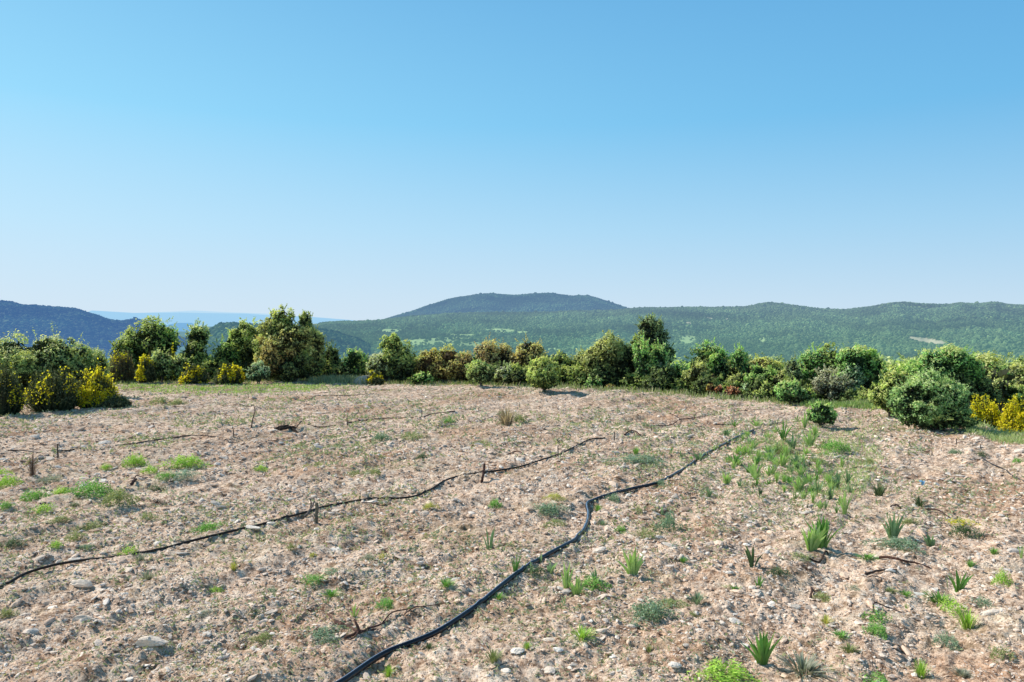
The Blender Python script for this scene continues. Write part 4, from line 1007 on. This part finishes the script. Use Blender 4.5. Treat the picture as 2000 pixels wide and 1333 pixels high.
grass_area('bright green grass strip along the back left of the field', [(230,752,0),(600,752,0),(230,764,1),(380,774,1),(500,770,1),(640,762,1)], 5000, .10, ((.52,.70,.2),(.34,.5,.15)))
grass_area('grey green taller grass beside the tallest dark oak', [(600,742,0),(700,742,0),(600,750,1),(720,752,1)], 1600, .34, ((.42,.48,.3),(.24,.3,.16)))
grass_area('light grass in the sun and shade right of the large bush', [(1880,822,0),(2060,822,0),(1880,848,1),(1960,868,1),(2060,880,1)], 6500, .13, ((.58,.66,.32),(.3,.42,.15)))
grass_area('fine green grass growing among the irises', [(1400,838,0),(1640,830,0),(1400,850,1),(1470,925,1),(1560,990,1),(1600,1000,1),(1680,985,1),(1740,900,1)], 12000, .09, ((.5,.66,.24),(.3,.42,.16)), 1.3)
grass_area('green grass fringe between the round bushes at the right field edge', [(1560,786,0),(1760,786,0),(1560,797,1),(1700,803,1),(1800,815,1)], 3500, .16, ((.4,.56,.17),(.2,.32,.1)))

# ------------------------------------------------------------------ pipes
def pipe(name, label, cat, px_pts, dia, mat, lift=.5, stripes=False, step=.06, wob=0.0, seg=12, col=(.02,.02,.024)):
    P = np.array([gp(*p) for p in px_pts]); S = smooth_path(P, step)
    S[:,2] = hgt(S[:,0], S[:,1])
    k = 25; z = np.convolve(np.pad(S[:,2], k//2, mode='edge'), np.ones(k)/k, 'valid')
    S[:,2] = np.maximum(z + dia*lift, S[:,2] + dia*.1)
    if wob: S[:,0] += wob*(vn(np.arange(len(S))*.23, 0, 5)-.5)
    v, f = tube(S, dia/2, seg)
    C = np.tile(np.array(col), (len(v),1))*1.0
    n = len(S)
    if stripes:
        idx = np.arange(n*seg) % seg
        for s_i in stripes: C[:n*seg][idx == s_i] = (.30,.42,.62)
    dust = fbm(v[:,0]*2, v[:,1]*2, 33, 3)[:,None]
    C = C + np.array((.05,.04,.032))*sstep(.5,.75,dust)
    o = mk(name, v, f, mat, C, smooth=True); tag(o, label, cat); return o
m, nt, b = newmat('black_polythene', .28, .55)
a = N(nt, 'ShaderNodeAttribute', attribute_name='tint'); nt.links.new(a.outputs['Color'], b.inputs['Base Color'])
g = N(nt, 'ShaderNodeNewGeometry'); nt.links.new(ramp(nt, noise_tex(nt, 9, 4, .6, g.outputs['Position']), [(.35,(.22,)*3),(.7,(.5,)*3)]), b.inputs['Roughness']); M_pipe = m
m, nt, b = newmat('old_rubber', .6, .3)
a = N(nt, 'ShaderNodeAttribute', attribute_name='tint'); nt.links.new(a.outputs['Color'], b.inputs['Base Color']); M_hose = m
pipe('water_pipe', 'thick black plastic pipe with pale blue lines running diagonally up the field', 'pipe',
     [(610,1372),(668,1334),(750,1288),(850,1234),(930,1185),(1000,1132),(1050,1098),(1100,1073),(1128,1052),(1144,1028),(1149,1008),(1146,991),(1156,978),(1180,970),(1230,958),(1290,940),(1340,913),(1380,888),(1430,860),(1472,842)], .044, M_pipe, .42, stripes=(7,), seg=24, col=(.009,.010,.018))
pipe('drip_hose', 'long dark irrigation hose crossing the left half of the field past the crooked stake', 'hose',
     [(-60,1178),(0,1150),(60,1125),(150,1103),(280,1080),(400,1057),(520,1029),(600,1006),(640,990),(720,978),(790,975),(830,962),(880,938),(940,920),(1000,910),(1060,900),(1100,884),(1150,862),(1182,858)], .027, M_hose, .5, col=(.025,.02,.018))
pipe('drip_hose', 'thin dark hose in the left distance curving away right of the grey stone', 'hose', [(225,872),(262,868),(300,862),(350,854),(390,850),(432,851)], .024, M_hose, .5, col=(.05,.035,.028))
pipe('drip_hose', 'short dark hose beside the stake at the far left', 'hose', [(-20,884),(40,884),(75,886),(113,882),(150,877),(172,872)], .024, M_hose, .5, col=(.05,.035,.028))
pipe('drip_hose', 'short hose in the middle distance between two small stakes', 'hose', [(678,826),(720,821),(760,818),(800,818),(826,815),(845,810),(888,809)], .026, M_hose, .5, col=(.06,.04,.03))
pipe('drip_hose', 'thin hose piece near the back of the field below the tallest dark oak', 'hose', [(605,780),(625,774),(660,774),(700,772),(730,771)], .024, M_hose, .5, col=(.06,.04,.03))
pipe('drip_hose', 'thin hose left of the iris patch behind the end of the pipe', 'hose', [(1395,830),(1425,832),(1460,834)], .024, M_hose, .6, col=(.05,.035,.03))
pipe('drip_hose', 'pale grey hose piece between the pipe end and the round bush', 'hose', [(1500,830),(1525,828),(1580,831),(1640,836)], .022, M_hose, .6, col=(.22,.2,.19))
pipe('drip_hose', 'thin dark hose far right running towards the photo edge', 'hose', [(1918,895),(1935,905),(1960,920),(1985,936),(2030,952)], .022, M_hose, .5, col=(.05,.045,.045))

# ------------------------------------------------------------------ stakes, vine roots and sticks
def stick(name, label, cat, paths, group=None, col=(.13,.09,.07), parent=None):
    """paths: lists of (px, py_on_ground, height m) with start and end radius; one mesh"""
    parts = []; first = gp(*paths[0][0][0][:2])
    for pts, r0, r1 in paths:
        if cat not in ('stake',): r0 *= .8; r1 *= .7
        P = []
        for q in pts:
            x, y, z = gp(q[0], q[1]); P.append((x-first[0], y-first[1], z-first[2]+(q[2] if len(q) > 2 else r0)))
        P = np.array(P)
        L = np.linalg.norm(P[-1]-P[0]); S = smooth_path(P, max(.02, L/12)); S = S + rng.standard_normal(S.shape)*r0*.18
        v, f = tube(S, np.linspace(r0, r1, len(S)), 6); parts.append((v, f, np.tile(np.array(col)*rng.uniform(.75,1.2), (len(v),1))*(1+.15*rng.standard_normal((len(v),1)))))
    v, f, c = join(parts); o = mk(name, v, f, M_wood, c); o.location = first; tag(o, label, cat, group); return o
def stake(px, base, top, label, group=None, r=.014, lean=0, col=(.09,.075,.065), name='vine_stake'):
    x, y, z = gp(px, base); h = (base-top)*y/F
    return stick(name, label, 'stake', [([(px, base, -.04), (px+lean*.5, base, h*.5), (px+lean, base, h)], r, r*.75)], group, col)
stake(617,1022,982,'crooked mossy stake holding the long hose','',.024,3,(.16,.15,.115))
stick('dead_vine','short dead vine spur caught on the hose beside the crooked stake','vine',[([(596,1012),(606,1006,.07),(616,1004,.12)],.02,.012),([(606,1002),(608,1004,.1),(604,1004,.2)],.014,.008)],col=(.2,.17,.15))
stake(940,937,912,'dark stake where the long hose bends upward','',.024,6,(.07,.04,.035))
stake(1090,893,871,'thin stake left of the far end of the long hose','',.012)
stake(1200,863,846,'thin stake just past the far end of the long hose','',.012)
stake(113,892,864,'straight thin stake over the hose at the far left','',.014)
stake(457,852,832,'small pale topped stake at the end of the far left hose','',.013,-2,(.14,.12,.1))
stake(678,832,812,'thin stake at the left end of the middle distance hose','',.012)
stake(824,816,802,'thin stake at the right part of the middle distance hose','',.013)
stick('dead_branch','bent dark branch sticking up from the soil at the left','branch',[([(490,839,-.02),(494,832,.12),(498,826,.28),(496,822,.36)],.02,.014),([(496,822,.36),(484,815,.3),(468,812,.28)],.014,.012)],col=(.06,.045,.035))
stick('root_pile','low heap of dark roots in the left middle distance','roots',[([(538,838,.0),(556,837,.03),(574,838,.0)],.05,.04),([(543,842,0),(562,841,.03),(582,842,0)],.05,.035),([(572,842,.01),(580,838,.05),(588,833,.12)],.02,.01),([(546,840,.03),(560,839,.07),(576,841,.03)],.04,.03),([(600,836,.03),(625,838,.05),(654,834,.06)],.02,.01)],col=(.05,.035,.028))
stick('vine_root','arched vine root in the middle distance','roots',[([(1219,853),(1230,848,.05),(1240,846,.07),(1252,849,.05),(1263,853,.02)],.018,.014),([(1236,847,.06),(1240,852,.01)],.012,.008),([(1240,847,.06),(1248,855,.01)],.012,.008)],col=(.12,.07,.05))
stick('vine_root','knotted vine canes lying between small stakes right of centre','vine',[([(1275,834),(1300,834,.04),(1316,830,.05),(1326,823,.05)],.018,.012),([(1326,822,.04),(1350,819,.05),(1378,814,.05),(1395,813,.03)],.018,.01),([(1310,812,.02),(1322,818,.06),(1330,823,.03)],.012,.008),([(1355,820,.02),(1360,813,.12),(1372,808,.05)],.012,.008)],col=(.12,.07,.055))
stick('vine_root','fine tangled canes near the back right of the field','vine',[([(1395,812),(1430,806,.04),(1470,802,.04),(1500,799,.02)],.014,.008),([(1432,806,.02),(1436,800,.1)],.01,.006),([(1455,803,.02),(1462,797,.08)],.01,.006)],col=(.12,.075,.06))
for i, (px, b0, t0) in enumerate([(1272,843,831),(1330,828,818),(1002,766,760),(1015,797,786),(1080,797,788),(935,803,794),(985,831,822),(1130,766,759),(605,786,778),(485,778,771),(1375,792,785),(1820,889,880),(1868,868,856),(1915,878,868),(1870,1010,1004),(300,835,826)]):
    stake(px, b0, t0, 'tiny thin stake stub in the distance of the field', 'tiny stake stubs in the distance of the field', .010)
stick('uprooted_vine','uprooted vine with dark roots and trailing canes left of the large pipe','vine',
      [([(655,1220,.01),(680,1230,.02),(702,1238,.02),(730,1230,.02),(758,1218,.02)],.016,.010),([(672,1248,.01),(700,1241,.02),(735,1234,.02)],.016,.01),([(702,1240,.01),(698,1236,.05),(692,1232,.08)],.017,.012),
       ([(748,1216,.01),(765,1202,.02),(790,1196,.02),(812,1195,.01),(838,1185,.01),(870,1180,.01)],.008,.004),([(790,1212,.02),(815,1204,.03),(845,1202,.02)],.007,.004),([(640,1205,.02),(665,1224,.04)],.01,.006),([(700,1240,.02),(690,1250,.01),(672,1252,.01)],.01,.006)],col=(.13,.075,.06))
stick('stick','thick reddish brown stick lying at the right','stick',[([(1718,1092),(1740,1096,.03),(1762,1098,.03),(1785,1102,.03),(1815,1110,.01)],.018,.012)],col=(.12,.065,.05))
stick('stick','dark straight stick under a white stone at the right','stick',[([(1690,1124),(1720,1120,.03),(1752,1118,.01)],.014,.010)],col=(.06,.045,.04))
stick('stick','thin forked stick below the dark straight one','stick',[([(1682,1134),(1704,1131,.02),(1722,1131,.01)],.008,.006)],col=(.1,.07,.06))
stick('stick','gnarled dark stick below the double iris clump','stick',[([(1578,1092),(1600,1092,.02),(1612,1086,.05),(1618,1082,.02)],.014,.012)],col=(.07,.05,.04))
stick('stick','thin dark stick beside the two stacked green weeds','stick',[([(1706,1198,-.01),(1708,1190,.05),(1730,1192,.03),(1762,1199,.01)],.009,.005)],col=(.08,.055,.05))
stick('stick','short brown stick upright beside a small stone right of centre','stick',[([(1583,1168),(1585,1160,.03),(1584,1152,.03)],.014,.01)],col=(.12,.07,.055))
stick('stick','short dark branch piece in the middle distance right of the long hose','stick',[([(990,887),(1010,885,.03),(1028,889,.01)],.016,.01)],col=(.14,.07,.05))
stick('stick','slanting thin twig in the left distance','stick',[([(287,825,.02),(297,833,.03),(306,842,.01)],.01,.006)],col=(.12,.08,.065))
stick('stick','short dark twig above the green weed patch at the left','stick',[([(262,940,.01),(268,937,.05),(290,940,.02)],.012,.006),([(256,951,.01),(262,946,.06),(266,943,.05)],.03,.015)],col=(.08,.05,.045))
stick('stick','curved twig lying below the long hose in the middle','stick',[([(706,983,.01),(725,988,.02),(745,987,.02),(762,985,.01)],.009,.006)],col=(.1,.07,.06))
stick('stick','dark root beside the sparse iris shoots at the upper right','stick',[([(1660,917,.01),(1680,915,.03),(1700,918,.02),(1712,916,.01)],.016,.009)],col=(.13,.08,.065))
stick('stick','dark stick right of the straggly dark weed','stick',[([(1740,992,.01),(1750,993,.03),(1760,996,.01)],.02,.012)],col=(.07,.05,.045))
stick('stick','long half buried root left of the yellow spurge','stick',[([(1808,995,.01),(1830,1003,.02),(1855,1013,.01)],.016,.01)],col=(.13,.08,.065))
stick('stick','thin twig in the bottom centre','stick',[([(960,1313,.01),(975,1306,.02),(990,1300,.02)],.006,.004)],col=(.13,.11,.1))
stick('stick','dark cane at the right photo edge','stick',[([(1810,940,.01),(1840,941,.02),(1862,944,.01)],.014,.008)],col=(.14,.08,.06))
def dead_tuft(label, px, py, w, h):
    v, f, c = blade_mesh(150, 1.0, 1.8, .02, ((.28,.19,.14),(.13,.085,.065)), lean=1.6, seed=int(px)); me = mk('dry_tuft', v, f, M_wood, c, link=False).data
    herb(me, 'dry_tuft', px, py, w, h, label, 'dry tuft')
dead_tuft('dry brown tangle of dead grass between the irises in the right foreground', 1578, 1116, 56, 24)
dead_tuft('dark shrivelled root ball at the bottom left', 312, 1330, 34, 24)
dead_tuft('dry reddish weed stalks at the far left', 60, 935, 36, 60)
dead_tuft('bundle of dry straw right of the left weed patch', 305, 985, 46, 14)
# blue plastic scrap
def scrap():
    x, y, z = gp(1802, 950); D = y
    L = .22; n = 9; V = []; Fa = []
    for i in range(n):
        t = i/(n-1); p = np.array([t*.07+.02*math.sin(t*5), t*.16, .015+.05*math.sin(t*3.0)+.02*math.sin(t*9)])
        for k in (-1, 0, 1): V.append(p + np.array([k*.024, 0, .012*abs(k)*math.sin(t*7)]))
        if i:
            for k in (0, 1): Fa.append((i*3-3+k, i*3-2+k, i*3+1+k, i*3+k))
    m, nt, b = newmat('blue_plastic', .35, .5)
    gg = N(nt, 'ShaderNodeNewGeometry'); nt.links.new(ramp(nt, noise_tex(nt, 30, 3, .5, gg.outputs['Position']), [(.35,(.10,.30,.50)),(.7,(.35,.55,.72))]), b.inputs['Base Color'])
    o = mk('plastic_scrap', np.array(V), np.array(Fa), m, smooth=True); o.location = (x, y, z); tag(o, 'small torn strip of blue plastic on the soil at the right', 'plastic scrap')
scrap()
# pale heap of sand by the hedgerow
def heap():
    x, y, z = at_y(716, 747, 29.2); n = 28; z = float(hgt(x, y))
    X, Y = np.meshgrid(np.linspace(-.75,.75,n), np.linspace(-.6,.6,n)); q = (X/.7)**2+(Y/.55)**2
    Z = .36*np.clip(1-q,0,1)**.9*(.7+.6*fbm(X*4,Y*4,90,3)) - .05*(q>1)
    V = np.stack([X,Y,Z],-1).reshape(-1,3); i2, j2 = np.meshgrid(np.arange(n-1), np.arange(n-1), indexing='ij'); a = (i2*n+j2).ravel()
    o = mk('sand_heap', V, np.stack([a,a+1,a+n+1,a+n],-1), M_stone, np.tile(np.array((.6,.5,.42)),(len(V),1))); o.location = (x,y,z); tag(o, 'small pale heap of sand and rubble at the back edge of the field', 'heap')
heap()

# ------------------------------------------------------------------ light
EL = R_(40); AZ = R_(-67)      # azimuth measured from +Y towards +X
sd = np.array([math.sin(AZ)*math.cos(EL), math.cos(AZ)*math.cos(EL), math.sin(EL)])
L = bpy.data.lights.new('sun', 'SUN'); L.energy = 5.0; L.angle = R_(.53); L.color = (1, .94, .85)
lo = bpy.data.objects.new('sun', L); COL.objects.link(lo)
from mathutils import Vector
lo.rotation_euler = Vector(-sd).to_track_quat('-Z', 'Y').to_euler()
w = bpy.data.worlds.new('World'); scene.world = w; w.use_nodes = True; nt = w.node_tree
bg = nt.nodes['Background']; sky = nt.nodes.new('ShaderNodeTexSky'); sky.sky_type = 'NISHITA'; sky.sun_disc = False
sky.sun_elevation = EL; sky.sun_rotation = AZ; sky.air_density = 1.0; sky.dust_density = .6; sky.ozone_density = 1.6; sky.altitude = 300
tc = nt.nodes.new('ShaderNodeTexCoord'); sx = nt.nodes.new('ShaderNodeSeparateXYZ'); nt.links.new(tc.outputs['Generated'], sx.inputs[0])
K = .12
def sc_(c): return tuple(q/8 for q in c)
hz = ramp(nt, sx.outputs[2], [(0.0, sc_((.63,.775,.905))), (.03, sc_((.59,.765,.91))), (.12, sc_((.44,.72,.935))), (.255, sc_((.235,.60,.91))), (.39, sc_((.175,.49,.82))), (.6, sc_((.08,.21,.38))), (1.0, sc_((.04,.095,.17)))])
zf = mathn(nt, 'MINIMUM', mathn(nt, 'ADD', mathn(nt, 'MULTIPLY', sx.outputs[2], 3.6), .12), 1.0)
fx = []
for kx in (-.58, -.32, -.16):     # brighter and paler towards the sun on the left
    fx.append(mathn(nt, 'EXPONENT', mathn(nt, 'MULTIPLY', mathn(nt, 'MULTIPLY', sx.outputs[0], kx), zf), 0))
cb = nt.nodes.new('ShaderNodeCombineColor')
for i_, f_ in enumerate(fx): nt.links.new(f_, cb.inputs[i_])
g1 = mixc(nt, 1, hz, cb.outputs[0], 'MULTIPLY')
g2 = mixc(nt, 1, g1, (8/K*1.0,)*3, 'MULTIPLY')
g3 = mixc(nt, .985, sky.outputs[0], g2)
nt.links.new(g3, bg.inputs[0]); bg.inputs[1].default_value = K
scene.view_settings.view_transform = 'Standard'; scene.view_settings.look = 'None'; scene.view_settings.exposure = 0; scene.view_settings.gamma = 1
scene.cycles.max_bounces = 6
